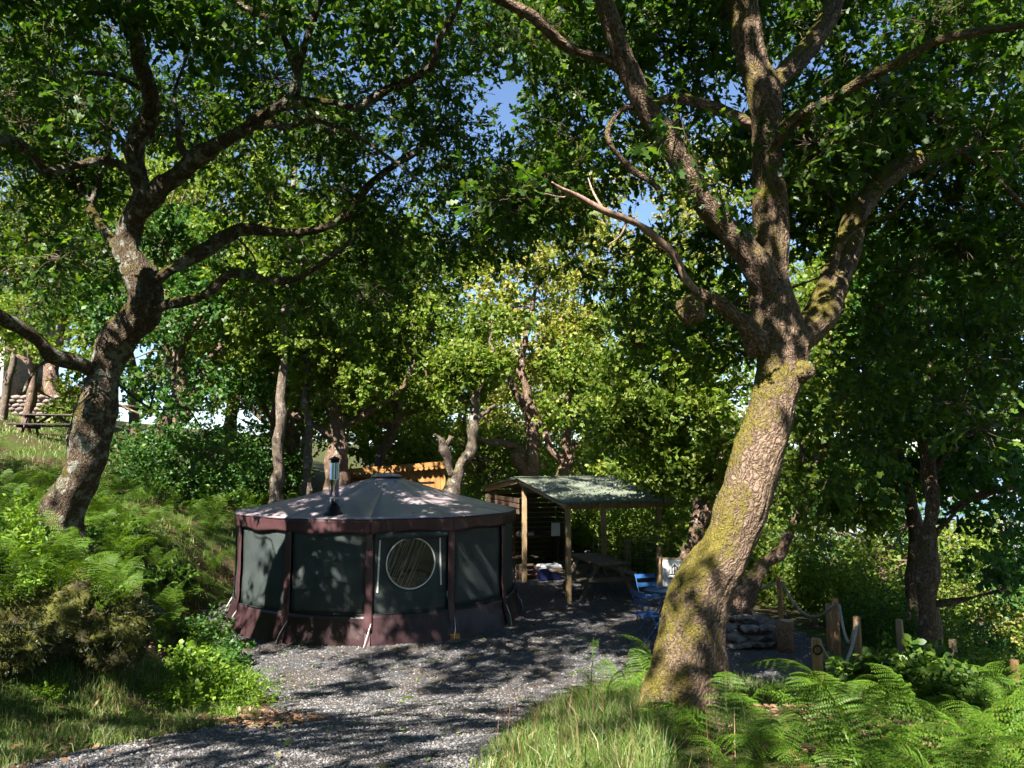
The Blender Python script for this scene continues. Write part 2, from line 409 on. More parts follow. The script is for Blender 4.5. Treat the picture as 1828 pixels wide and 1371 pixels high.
M['post_orange'] = wood_mat('orange_post', (0.24, 0.125, 0.055), (0.42, 0.24, 0.12), (26, 26, 2))
M['plank'] = wood_mat('dark_plank', (0.060, 0.038, 0.026), (0.13, 0.085, 0.058), (2, 30, 30))
M['table_wood'] = wood_mat('weathered_plank', (0.105, 0.080, 0.055), (0.235, 0.185, 0.13), (3, 26, 26))
M['table_dark'] = wood_mat('dark_table', (0.05, 0.04, 0.035), (0.11, 0.09, 0.075), (3, 26, 26))
M['larch'] = wood_mat('orange_larch', (0.26, 0.115, 0.036), (0.44, 0.21, 0.065), (26, 26, 2), 0.6)
M['larch_h'] = wood_mat('orange_larch_board', (0.26, 0.115, 0.036), (0.44, 0.21, 0.065), (2, 26, 26), 0.6)
M['log_end'] = N('log_end').done((0.42, 0.28, 0.17), 0.85)
M['log_bark'] = bark_mat('log_bark', (0.16, 0.08, 0.05), (0.42, 0.25, 0.16), fis=(9, 3), bd=0.008)
def corr_mat():
    m = N('corrugated_sheet'); oc = m.coord('Object'); n1 = m.noise(oc, 2.6, 5, 0.65); n2 = m.noise(oc, 25, 4)
    col = m.mix(m.ramp(n1, [(0.35, 0.0), (0.65, 1.0)]), (0.085, 0.105, 0.078), (0.155, 0.17, 0.13))
    col = m.mix(m.ramp(n2, [(0.55, 0.0), (0.7, 0.7)]), col, (0.17, 0.16, 0.09))
    return m.done(col, 0.7, m.bump(n2, 0.2, 0.004), spec=0.3)
M['corr'] = corr_mat()
def water_mat():
    m = N('estuary_water'); n1 = m.noise(m.coord('Object'), 0.002, 4)
    col = m.mix(m.ramp(n1, [(0.42, 0.0), (0.5, 1.0)]), (0.10, 0.16, 0.22), (0.22, 0.21, 0.215))
    return m.done(col, 0.5, spec=0.3)
M['water'] = water_mat()
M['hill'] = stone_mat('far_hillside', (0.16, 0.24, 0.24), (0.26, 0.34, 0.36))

# ------------------------------------------------------------------ terrain
def sm(t): t = np.clip(t, 0, 1); return t * t * (3 - 2 * t)
EDGE_Y = [-40, 0, 4, 5.5, 7.2, 8.6, 10, 12, 14.5, 17, 19, 21, 24, 60]
EDGE_X = [-5.5, -5.2, -4.6, -4.0, -3.0, -3.1, -3.8, -4.9, -5.6, -5.6, -4.9, -4.4, -5, -9]
DROP_Y = [-20, 0, 4, 8, 10, 12, 14, 18, 22, 26, 60]
DROP_X = [6.5, 6, 5.4, 4.7, 4.55, 4.9, 5.1, 4.7, 4.2, 3.5, 0]
def terrain(x, y):
    x = np.asarray(x, float); y = np.asarray(y, float)
    z = 1.25 * (1 - sm((y - 2.6) / 8.2)) + np.where(y < 2.6, 0.03 * (2.6 - np.maximum(y, -60)), 0)
    dx = np.maximum(np.interp(y, EDGE_Y, EDGE_X) - x, 0)
    A = np.interp(y, [0, 5, 6.5, 8, 10, 13, 18, 26], [0.25, 0.35, 0.62, 0.95, 1.25, 1.25, 1.2, 1.2])
    z = z + A * sm(dx / 1.55) + 0.25 * np.minimum(dx, 60) * sm(dx / 3.0)
    # right-hand shoulder around the oak: verge a little higher than the gravel
    vr = sm((x - 0.1) / 1.2) * sm((9.2 - y) / 2.5) * sm((y - 2) / 2)
    z = z + 0.10 * vr
    dr = np.maximum(x - np.interp(y, DROP_Y, DROP_X), 0)
    z = z - 0.55 * np.where(dr < 1.2, dr * dr / 2.4, dr - 0.6)
    db = np.maximum(y - 24, 0) * sm((x + 9) / 9)
    z = z - 0.30 * np.where(db < 2, db * db / 4, db - 1)
    z = z + 0.05 * np.sin(x * 1.7 + 0.6 * y) * np.sin(y * 1.3 - 0.4 * x) * sm(dx + dr + vr)
    # the hill stops falling at the valley floor, and rises no further than a ridge on the left
    z = np.where(z < -46, -46 + 0.0 * z, z)
    return np.where(z > 4.5, 4.5 + 1.4 * np.tanh((z - 4.5) / 1.4), z)
def gz(x, y): return float(terrain(x, y))

def graded(a, b, step, far, grow=1.25):
    c = list(np.arange(a, b + 1e-6, step)); s = step; lo, hi = [a], [b]
    while lo[-1] > -far: s *= grow; lo.append(lo[-1] - s)
    s = step
    while hi[-1] < far: s *= grow; hi.append(hi[-1] + s)
    return np.array(lo[1:][::-1] + c + hi[1:])
gxs = graded(-9, 9, 0.14, 5200); gys = graded(1.0, 22, 0.16, 5200)
GX, GY = np.meshgrid(gxs, gys); GZ = terrain(GX, GY)
near = np.exp(-((GX / 30) ** 2 + ((GY - 12) / 30) ** 2))
jit = rng.normal(0, 0.014, GX.shape) * near
GZ = GZ + jit
nx, ny = len(gxs), len(gys)
Vg = np.stack([GX, GY, GZ], -1).reshape(-1, 3)
ii, jj = np.meshgrid(np.arange(nx - 1), np.arange(ny - 1)); b0 = (jj * nx + ii).ravel()
Tg = np.stack([b0, b0 + 1, b0 + nx + 1, b0 + nx], -1)
o = link_mesh('ground', np_mesh('ground', Vg, Tg, M['ground'], True)); tag(o, kind='structure')

def sdist(poly, X, Y):
    """signed distance to polygon, positive inside"""
    P = np.asarray(poly, float); d = np.full(X.shape, 1e9); ins = np.zeros(X.shape, bool)
    for (x0, y0), (x1, y1) in zip(P, np.roll(P, -1, 0)):
        ex, ey = x1 - x0, y1 - y0; t = np.clip(((X - x0) * ex + (Y - y0) * ey) / (ex * ex + ey * ey), 0, 1)
        d = np.minimum(d, np.hypot(X - x0 - t * ex, Y - y0 - t * ey))
        c = ((y0 > Y) != (y1 > Y)); xi = (x1 - x0) * (Y - y0) / ((y1 - y0) if y1 != y0 else 1e-9) + x0
        ins ^= (c & (X < xi))
    return np.where(ins, d, -d)
GRAVEL = [(-0.3, -3), (-0.3, 3.2), (-0.25, 4.2), (0.0, 5.6), (0.3, 7.0), (0.9, 8.2), (2.2, 8.9), (3.4, 9.2), (4.3, 10.1), (4.8, 11.8), (4.9, 13.5), (4.4, 15.5), (3.7, 17), (3.6, 19.2), (2.4, 21.6), (-1, 21.8),
          (-1.6, 19.5), (-3, 18.6), (-5.2, 17.4), (-5.9, 14.6), (-4.7, 12.3), (-3.4, 10.4), (-2.6, 8.8), (-2.3, 7.4), (-2.5, 6.2), (-2.8, 5.2), (-3.2, 4.2), (-3.5, 0), (-3.6, -3)]
hx = np.arange(-6.4, 5.4, 0.085); hy = np.arange(1.5, 22.2, 0.085)
HX, HY = np.meshgrid(hx, hy); SD = sdist(GRAVEL, HX, HY)
wob = np.array([noise.noise((a * 1.6, b * 1.6, 3.1)) * 0.30 + noise.noise((a * 6, b * 6, 1.1)) * 0.10 for a, b in zip(HX.ravel(), HY.ravel())]).reshape(HX.shape)
SDn = SD + wob
HZ = terrain(HX, HY) + np.clip(SDn * 0.16, -0.06, 0.022) + rng.normal(0, 0.004, HX.shape)
nx, ny = len(hx), len(hy); ii, jj = np.meshgrid(np.arange(nx - 1), np.arange(ny - 1)); b0 = (jj * nx + ii)
keep = (SDn[:-1, :-1] > -0.35); b0 = b0[keep]
Th = np.stack([b0, b0 + 1, b0 + nx + 1, b0 + nx], -1)
Vh = np.stack([HX, HY, HZ], -1).reshape(-1, 3)
used = np.unique(Th); remap = np.full(len(Vh), -1); remap[used] = np.arange(len(used))
o = link_mesh('gravel_path', np_mesh('gravel_path', Vh[used], remap[Th], M['gravel'], True)); tag(o, kind='structure')

def scatter(n, poly, dens_fn, seed):
    """random ground points inside a polygon, thinned by dens_fn"""
    r = np.random.default_rng(seed); P = np.asarray(poly); lo, hi = P.min(0), P.max(0)
    X = r.uniform(lo[0], hi[0], n); Y = r.uniform(lo[1], hi[1], n)
    k = (sdist(poly, X, Y) > 0) & (r.random(n) < dens_fn(X, Y)); return X[k], Y[k]

# loose slate chips lying on the gravel
def chips():
    r = np.random.default_rng(3)
    X, Y = scatter(420000, GRAVEL, lambda x, y: np.where(y < 3.3, 0, np.clip((4.6 / np.maximum(y, 1)) ** 2.0, 0.02, 1)) * np.clip(sdist(GRAVEL, x, y) * 3 + 0.5, 0.1, 1), 5)
    X = X[:34000]; Y = Y[:34000]; n = len(X)
    Z = terrain(X, Y) + 0.022
    base = np.array([(-.5, -.28, 0), (.42, -.34, 0), (.56, .2, 0), (-.12, .46, 0), (-.40, -.16, .34), (.34, -.22, .26), (.34, .14, .34), (-.1, .30, .28)])
    tri = np.array([(4, 5, 6), (4, 6, 7), (0, 1, 5), (0, 5, 4), (1, 2, 6), (1, 6, 5), (2, 3, 7), (2, 7, 6), (3, 0, 4), (3, 4, 7)])
    s = r.uniform(0.010, 0.025, n) * np.clip(0.75 + Y / 22, 0.8, 1.3)
    a = r.uniform(0, 6.283, n); t1 = r.normal(0, 0.28, n); t2 = r.normal(0, 0.28, n); sy = r.uniform(0.6, 1.1, n); sz = r.uniform(0.4, 1.2, n)
    B = np.broadcast_to(base, (n, 8, 3)) * np.stack([np.ones(n), sy, sz], -1)[:, None, :]
    x = B[..., 0]; y = B[..., 1]; z = B[..., 2] + t1[:, None] * x + t2[:, None] * y
    c, sn = np.cos(a)[:, None], np.sin(a)[:, None]
    V = np.stack([x * c - y * sn, x * sn + y * c, z], -1) * s[:, None, None] + np.stack([X, Y, Z], -1)[:, None, :]
    T = (tri[None] + (np.arange(n) * 8)[:, None, None]).reshape(-1, 3)
    o = link_mesh('gravel_chippings', np_mesh('gravel_chippings', V.reshape(-1, 3), T, M['chips'])); tag(o, 'loose grey slate chippings covering the path and pad', 'gravel', kind='stuff')
chips()

# estuary and far hills
w = MB(); w.add([(-6000, 380, -45.6), (6000, 380, -45.6), (6000, 5200, -45.6), (-6000, 5200, -45.6)], [(0, 1, 2, 3)])
tag(w.build('water', M['water']), kind='structure')
def hills():
    n = 90; V = []; T = []
    for i in range(n):
        x = -4600 + 9200 * i / (n - 1); hh = 70 + 120 * (0.5 + 0.5 * noise.noise((x * 0.0011, 0.3, 0))) + 40 * noise.noise((x * 0.004, 2, 0)) + 90 * smooth01(-x / 3500)
        for k, (yy, f) in enumerate(((3900, 0.0), (4150, 0.45), (4500, 0.85), (5000, 1.0), (5900, 0.2))):
            V.append((x, yy + 60 * noise.noise((x * .003, k, 5)), -50 + hh * f))
    for i in range(n - 1):
        for k in range(4): a = i * 5 + k; T.append((a, a + 5, a + 6, a + 1))
    tag(link_mesh('hills', np_mesh('hills', V, T, M['hill'], True)), kind='structure')
hills()

# ------------------------------------------------------------------ leaves
def tmpl(us, ws, curl=0.10, fold=0.10):
    V = []; T = []
    for u, w_ in zip(us, ws):
        V.append((u, w_, -curl * u * u + fold * abs(w_))); V.append((u, -w_, -curl * u * u + fold * abs(w_)))
    for i in range(len(us) - 1):
        a = 2 * i; T += [(a, a + 1, a + 3), (a, a + 3, a + 2)]
    return np.array(V), np.array(T)
LEAF_OAK = tmpl([0, .24, .36, .60, .72, 1.0], [.02, .22, .09, .31, .15, .16])
LEAF_MID = tmpl([0, .35, .55, .8, 1.0], [.03, .26, .14, .26, .05])
LEAF_FAR = tmpl([0, .5, 1.0], [.05, .33, .08])
LEAF_KITE = (np.array([(0, 0, 0), (.5, .34, .03), (1, 0, -.08), (.5, -.34, .03)]), np.array([(0, 3, 1), (1, 3, 2)]))
LEAF_ROUND = tmpl([0, .35, .75, 1.0], [.04, .34, .28, .03])
LEAF_LONG = tmpl([0, .3, .7, 1.0], [.02, .15, .12, .01])

def norm(a): return a / np.maximum(np.linalg.norm(a, axis=-1, keepdims=True), 1e-9)
def leaf_arrays(pos, d, nrm, size, tm):
    V0, T0 = tm; n = len(pos); k = len(V0)
    d = norm(d); w_ = norm(np.cross(nrm, d)); nn = np.cross(d, w_)
    V = (V0[None, :, 0, None] * d[:, None] + V0[None, :, 1, None] * w_[:, None] + V0[None, :, 2, None] * nn[:, None]) * size[:, None, None] + pos[:, None]
    T = T0[None] + (np.arange(n) * k)[:, None, None]
    return V.reshape(-1, 3), T.reshape(-1, 3)

class Leaves:
    def __init__(s, seed): s.r = np.random.default_rng(seed); s.p = []; s.d = []; s.n = []; s.s = []; s.tw = []; s.c = []
    def blob(s, c, rad, twigs, size, per=9, up=0.55, flat=0.75, ln=(0.22, 0.42), cls=0):
        """twigs with leaves spread round point c"""
        r = s.r; c = np.asarray(c, float); n = twigs
        o = r.normal(0, 1, (n, 3)); o = norm(o) * (r.random((n, 1)) ** 0.45) * rad; o[:, 2] *= flat
        b = c + o * 0.72
        d = norm(o * 1.2 / max(rad, 1e-6) + r.normal(0, 0.55, (n, 3)))
        L = r.uniform(ln[0], ln[1], (n, 1))
        if cls == 0: s.tw.append((np.repeat(c[None], n, 0) + o * 0.12, b, b + d * L))
        s.c.append(cls)
        t = (np.linspace(0.08, 1.05, per) ** 0.55)[None, :, None]; size = size * r.uniform(0.8, 1.2)
        P = (b[:, None] + d[:, None] * L[:, None] * t).reshape(-1, 3)
        m = len(P)
        P += r.normal(0, 0.018, (m, 3))
        D = norm(np.repeat(d, per, 0) * 0.8 + r.normal(0, 0.75, (m, 3)) + np.array([0, 0, -0.15]))
        Nn = norm(np.array([0, 0, up]) + r.normal(0, 0.38, (m, 3)))
        s.p.append(P); s.d.append(D); s.n.append(Nn); s.s.append(size * r.uniform(0.6, 1.2, m))
    def arrays(s, tm):
        Vs, Ts, n0 = [], [], 0
        for cls, t in ((0, tm), (1, LEAF_KITE)):
            k = [i for i, q in enumerate(s.c) if q == cls]
            if not k: continue
            V, T = leaf_arrays(np.vstack([s.p[i] for i in k]), np.vstack([s.d[i] for i in k]), np.vstack([s.n[i] for i in k]), np.concatenate([s.s[i] for i in k]), t)
            Vs.append(V); Ts.append(T + n0); n0 += len(V)
        return np.vstack(Vs), np.vstack(Ts)
    def mesh(s, name, tm, mat):
        V, T = s.arrays(tm); return np_mesh(name, V, T, mat)
    def count(s): return sum(len(x) for x in s.p)

def line_tubes(segs, r0, r1, name, mat):
    """three-sided tubes through rows of polyline points: segs (n,k,3)"""
    S = np.asarray(segs, float); n, k, _ = S.shape
    t = norm(S[:, -1] - S[:, 0]); a = norm(np.cross(t, np.array([0.31, 0.52, 0.79]))); b = np.cross(t, a)
    rr = np.linspace(r0, r1, k)
    V = []
    for q in range(3):
        an = 2 * math.pi * q / 3
        off = a * math.cos(an) + b * math.sin(an)
        V.append(S + off[:, None] * rr[None, :, None])
    V = np.stack(V, 2)                                   # n,k,3side,3
    idx = (np.arange(n)[:, None, None] * k + np.arange(k)[None, :, None]) * 3 + np.arange(3)[None, None, :]
    T = []
    for i in range(k - 1):
        for q in range(3):
            q2 = (q + 1) % 3
            T.append(np.stack([idx[:, i, q], idx[:, i, q2], idx[:, i + 1, q2], idx[:, i + 1, q]], -1))
    return np_mesh(name, V.reshape(-1, 3), np.concatenate(T), mat, True)

# ------------------------------------------------------------------ trees from drawn limbs
def limb_path(pts, n=6):
    """rows (px, py, distance, radius in pixels) -> world rows x, y, z, radius"""
    W_ = []
    for (px, py, dd, rp) in pts:
        p = at(px, py, dd); W_.append((p.x, p.y, p.z, rp / F * dd))
    return catmull(W_, n)

def bark_disp(seed, amp=0.07, flare=0.0, flute=0.0):
    def f(q, r, L, a):
        v = -0.05 * r + noise.fractal(Vector((q.x * 2.4 + seed, q.y * 2.4, q.z * 1.7)), 1.0, 2.0, 3) * amp * 1.6 * r ** 0.6
        v += noise.noise(Vector((q.x * 9 + seed, q.y * 9, q.z * 5))) * 0.10 * amp * 2 * r ** 0.6
        v += noise.noise(Vector((q.x * 26, q.y * 26, q.z * 13))) * 0.006
        if r > 0.06: v -= abs(noise.noise(Vector((math.cos(a) * 30 * r + seed, math.sin(a) * 30 * r, L * 2.6)))) * 0.022
        if flare:
            e = math.exp(-L / 0.40)
            v += flare * e * (0.55 + 0.45 * math.sin(a * 5 + seed)) + flute * math.sin(a * 4 + L * 1.3) * 0.03
        return v
    return f

# openings in the canopy: places where sunlight reaches down between the sprays (point on the ground or wall, radius)
OPEN = [((-4.75, 13.3, 1.0), 0.50), ((-4.1, 12.7, 1.3), 0.26), ((-3.7, 12.6, 2.0), 0.36), ((0.3, 9.6, 0.1), 0.45), ((-0.6, 7.6, 0.4), 0.4), ((1.0, 11.2, 0.0), 0.4), ((-1.6, 9.0, 0.2), 0.3),
        ((-5.8, 7.6, 2.0), 0.42), ((-4.4, 7.6, 1.8), 0.35), ((-3.1, 8.0, 0.9), 0.3), ((1.45, 5.8, 1.6), 0.14), ((1.75, 5.8, 2.7), 0.18), ((1.6, 5.8, 2.1), 0.10), ((2.0, 5.8, 3.5), 0.10), ((2.05, 5.75, 4.8), 0.08), ((2.0, 5.7, 6.0), 0.08), ((1.1, 15.5, 0.6), 0.25), ((2.5, 4.4, 1.3), 0.35), ((4.2, 5.2, 1.2), 0.4), ((2.0, 17.0, 2.2), 0.4), ((0.3, 5.2, 1.2), 0.4)]
SD_ = np.array(sun_dir)
def sunny(c, rad):
    for p, r_ in OPEN:
        v = np.array(c) - np.array(p); t = v @ SD_
        if t > 0.3 and np.linalg.norm(v - t * SD_) < r_ + 0.4 * rad: return True
    return False
def tree_from_limbs(name, label, cat, trunk, limbs, blobs, bark, leafmat, tm, leaf, group=None, flare=0.0, seed=1, seg=20, limb_seg=10, n=6, extra_world=None, twigs=True, disp=0.07, branch_r=0.016):
    root = empty(name, Vector(trunk[0][:3]) if len(trunk[0]) == 5 else (0, 0, 0))
    tp = limb_path(trunk, n) if len(trunk[0]) == 4 else catmull([t[:4] for t in trunk], n)
    base = Vector(tp[0][:3]); root.location = base; 
    off = Vector(base)
    tag(root, label, cat, group)
    def loc(P): return [Vector(p[:3]) - off for p in P]
    m = MB(); m.tube(loc(tp), [p[3] for p in tp], seg, disp=bark_disp(seed, disp, flare))
    m.build('trunk', bark, root, True)
    nodes = [tp[len(tp) // 2:]]
    for i, lb in enumerate(limbs):
        P = limb_path(lb, n) if not isinstance(lb, np.ndarray) else lb
        m = MB(); m.tube(loc(P), [max(p[3], 0.006) for p in P], limb_seg if P[0][3] > 0.05 else 8, disp=bark_disp(seed + i * 3.7, disp))
        m.build('limb', bark, root, True)
        nodes.append(P)
    ND = np.vstack(nodes)
    lv = Leaves(seed * 7 + 1); r = random.Random(seed); br = []
    blobs = [bl for bl in blobs if not sunny(bl[0], bl[1])]
    C0 = np.array([tuple(bl[0]) for bl in blobs]) if blobs else np.zeros((0, 3))
    order = np.argsort([np.min(np.linalg.norm(ND[:, :3] - q, axis=1)) for q in C0]) if len(C0) else []
    for bi in order:
        c, rad, tw = blobs[bi][:3]; c = Vector(c); cls = blobs[bi][3] if len(blobs[bi]) > 3 else 0
        dd = np.linalg.norm(ND[:, :3] - np.array(c), axis=1) * (1 + 0.25 * np.random.default_rng(int(bi)).random(len(ND)))
        a = Vector(ND[int(np.argmin(dd))][:3]); ar = float(ND[int(np.argmin(dd))][3]); L = (c - a).length
        if L > 0.12:
            w1 = Vector((r.gauss(0, 1), r.gauss(0, 1), r.gauss(0, 0.7))) * L * 0.14; w2 = Vector((r.gauss(0, 1), r.gauss(0, 1), r.gauss(0, 0.7))) * L * 0.14
            P = catmull([tuple(a), tuple(a.lerp(c, 0.33) + w1), tuple(a.lerp(c, 0.68) + w2), tuple(c)], 3)
            r0 = min(branch_r * (0.7 + 0.5 * L), ar * 0.85); rr = np.linspace(r0, max(r0 * 0.45, 0.004), len(P))
            br.append((P, rr)); ND = np.vstack([ND, np.hstack([P[2:], rr[2:, None]])])
        lv.blob(c, rad, tw, leaf * (1.15 if cls else 1), up=0.55 if twigs else 0.25, cls=cls)
    if br:
        mb = MB()
        for P, rr in br: mb.tube([Vector(p) - off for p in P], list(rr), 5, cap=False)
        tag(mb.build('branches', bark, root, True), kind='stuff')
    if lv.p:
        if twigs and lv.tw:
            A = np.concatenate([x[0] for x in lv.tw]); B = np.concatenate([x[1] for x in lv.tw]); C_ = np.concatenate([x[2] for x in lv.tw])
            link_mesh('twigs', line_tubes(np.stack([A, B, C_], 1) - np.array(off), 0.006, 0.0022, 'twigs', M['twig']), root)
        V, T = lv.arrays(tm)
        link_mesh('crown', np_mesh('crown', V - np.array(off), T, leafmat), root)
    return root, lv.count()

GAPS = [(880, 150, 60, 80), (920, 250, 60, 40), (600, 60, 22, 50), (1075, 200, 30, 60), (955, 90, 25, 40), (1545, 45, 35, 50), (1060, 265, 50, 30), (610, 145, 25, 22), (870, 265, 40, 25), (990, 160, 30, 50), (1500, 75, 25, 30)]
def in_gap(px, py, slack=1.0): return any(((px - a) / (c * slack)) ** 2 + ((py - b) / (d * slack)) ** 2 < 1 for a, b, c, d in GAPS)
def project(p):
    dy = p[1] * CP + (p[2] - CAMZ) * SP; uz = -p[1] * SP + (p[2] - CAMZ) * CP
    return 914 + F * p[0] / dy, 685.5 - F * uz / dy

# ------------------------------------------------------------------ the two big oaks
def region_blobs(seed, regions):
    r = random.Random(seed); out = []
    for (x0, x1, y0, y1, d0, d1, cnt, rad, tw) in regions:
        k = 0; tries = 0
        while k < cnt and tries < cnt * 20:
            tries += 1
            px = r.uniform(x0, x1); py = r.uniform(y0, y1); dd = r.uniform(d0, d1)
            if in_gap(px, py, 1.0) and r.random() < 0.92: continue
            p = at(px, py, dd)
            out.append((p, rad * r.uniform(0.7, 1.25), int(tw * r.uniform(0.7, 1.25)))); k += 1
    return out
def box_blobs(seed, boxes):
    r = random.Random(seed); out = []
    for (x0, x1, y0, y1, z0, z1, cnt, rad, tw) in boxes:
        for k in range(cnt):
            out.append((Vector((r.uniform(x0, x1), r.uniform(y0, y1), r.uniform(z0, z1))), rad * r.uniform(0.7, 1.25), int(tw * r.uniform(0.7, 1.25)), 1))
    return out

LD = 9.6
Lt = [(96, 975, LD, 50), (104, 925, LD, 43), (122, 885, LD, 40), (139, 852, LD, 39), (156, 793, LD, 38), (169, 735, LD, 38), (181, 677, LD, 36), (197, 633, LD, 36), (222, 589, LD - .05, 36), (258, 548, LD - .1, 34), (254, 500, LD - .1, 33), (224, 450, LD - .15, 29), (233, 394, LD - .2, 27), (254, 352, LD - .3, 24), (247, 315, LD - .4, 21), (241, 256, LD - .5, 20), (264, 212, LD - .6, 19), (269, 167, LD - .8, 18), (248, 98, LD - 1, 16), (240, 39, LD - 1.2, 14), (225, -20, LD - 1.4, 12), (200, -160, LD - 1.8, 9), (220, -320, LD - 2.2, 5)]
Ll = [
 [(250, 375, LD - .25, 20), (280, 340, LD - .35, 22), (315, 314, LD - .5, 21), (345, 286, LD - .7, 20), (418, 241, LD - 1, 17), (468, 207, LD - 1.1, 15), (522, 172, LD - 1.2, 14), (532, 118, LD - 1.3, 10), (546, 74, LD - 1.4, 9), (566, 15, LD - 1.6, 8), (590, -90, LD - 1.9, 6), (640, -240, LD - 2.4, 4)],
 [(468, 207, LD - 1.1, 10), (500, 190, LD - 1.2, 11), (540, 184, LD - 1.25, 10), (591, 182, LD - 1.3, 9), (635, 192, LD - 1.35, 9), (689, 162, LD - 1.5, 8), (738, 140, LD - 1.7, 8), (773, 113, LD - 1.9, 7), (783, 74, LD - 2.0, 7), (812, 25, LD - 2.1, 6), (835, -40, LD - 2.3, 5), (900, -180, LD - 2.8, 3)],
 [(530, 140, LD - 1.3, 8), (522, 105, LD - 1.3, 9), (505, 65, LD - 1.2, 9), (480, 35, LD - 1.1, 8), (433, 10, LD - 1, 7), (370, -30, LD - .9, 5)],
 [(268, 505, LD - .1, 17), (300, 487, LD - .1, 16), (345, 458, LD, 15), (409, 419, LD + .1, 14), (443, 409, LD + .2, 13), (542, 414, LD + .3, 12), (610, 389, LD + .4, 10), (645, 345, LD + .5, 9), (689, 305, LD + .5, 8), (734, 276, LD + .6, 7), (800, 230, LD + .6, 4)],
 [(270, 555, LD - .1, 12), (300, 545, LD - .2, 11), (364, 527, LD - .4, 10), (418, 487, LD - .6, 9), (492, 502, LD - .8, 8), (542, 492, LD - .9, 7), (591, 458, LD - 1, 5), (640, 420, LD - 1, 3)],
 [(222, 455, LD - .15, 13), (197, 425, LD + .1, 12), (162, 374, LD + .4, 11), (148, 335, LD + .6, 10), (110, 300, LD + .9, 8), (60, 230, LD + 1.3, 5)],
 [(244, 310, LD - .45, 13), (222, 298, LD - .6, 12), (187, 288, LD - .9, 12), (133, 295, LD - 1.2, 12), (84, 305, LD - 1.5, 12), (49, 266, LD - 1.8, 12), (0, 251, LD - 2.1, 11), (-80, 235, LD - 2.6, 8)],
 [(190, 668, LD, 19), (146, 652, LD - .15, 17), (96, 633, LD - .4, 17), (50, 595, LD - .7, 16), (0, 565, LD - 1, 15), (-80, 520, LD - 1.4, 12), (-200, 420, LD - 2, 7)],
 [(270, 172, LD - .8, 8), (250, 158, LD - .8, 7), (197, 133, LD - .9, 6), (133, 130, LD - 1, 3)],
 [(345, 288, LD - .7, 8), (322, 260, LD - .7, 7), (318, 215, LD - .7, 6), (312, 165, LD - .7, 5), (330, 110, LD - .8, 4), (345, 40, LD - 1, 3)],
 [(160, 372, LD + .4, 6), (192, 250, LD + .6, 5), (120, 180, LD + .8, 4), (90, 90, LD + 1, 3)],
 [(418, 241, LD - 1, 7), (480, 222, LD - 1.3, 8), (515, 226, LD - 1.5, 6), (560, 215, LD - 1.7, 5), (640, 245, LD - 2, 4), (760, 330, LD - 2.2, 3)],
 [(90, 640, LD - .4, 7), (62, 660, LD - .6, 6), (42, 700, LD - .7, 5)],
]
Lb = region_blobs(2, [
  (-60, 620, -60, 250, 9.4, 12.8, 88, 0.50, 26),
  (-60, 560, -60, 200, 6.8, 8.4, 8, 0.32, 20),
  (600, 1000, -40, 280, 8.8, 12.0, 44, 0.36, 24),
  (560, 930, 240, 440, 10.0, 12.2, 42, 0.42, 24),
  (-60, 230, 120, 560, 9.6, 12.8, 46, 0.46, 24),
  (-60, 160, 300, 480, 7.0, 8.6, 6, 0.34, 20),
  (300, 620, 240, 420, 10.0, 12.5, 12, 0.40, 20),
  (280, 620, 430, 560, 10.0, 12.0, 12, 0.38, 20),
  (-40, 120, 560, 650, 9.6, 10.4, 4, 0.32, 18),
  (260, 400, 580, 860, 9.8, 11.5, 10, 0.30, 16),
  (640, 860, 440, 560, 9.4, 11.4, 10, 0.34, 20)])
Lb += box_blobs(3, [(-5.6, -1.0, 3.4, 8.6, 7.2, 9.0, 40, 0.50, 62), (-5.0, 0.0, 0.2, 4.0, 7.2, 9.0, 11, 0.45, 56), (-10, 0.5, 3, 12, 9.4, 11.4, 50, 0.65, 30), (-6.5, 1, 2, 8, 10.2, 12.5, 26, 0.65, 44), (-9.5, -0.5, 1.0, 7.5, 7.4, 9.8, 26, 0.55, 20), (-11, -3, 4, 12, 8.4, 10.8, 24, 0.6, 20)])  # unseen upper crown: leaf clumps added to shade yurt, gravel and canopy
Lt = [(a, b, d, r * 0.9) for a, b, d, r in Lt]; Ll = [[(a, b, d, r * 0.9) for a, b, d, r in l] for l in Ll]
left_oak, nl = tree_from_limbs('oak_tree', 'leaning dark oak with lichen-spotted limbs on the fern bank left of the yurt', 'oak tree', Lt, Ll, Lb, M['oak_left'], M['leaf_oak'], LEAF_OAK, 0.100, 'big oaks framing the clearing', flare=0.10, seed=2, seg=40, limb_seg=14, n=8, disp=0.10, branch_r=0.013)

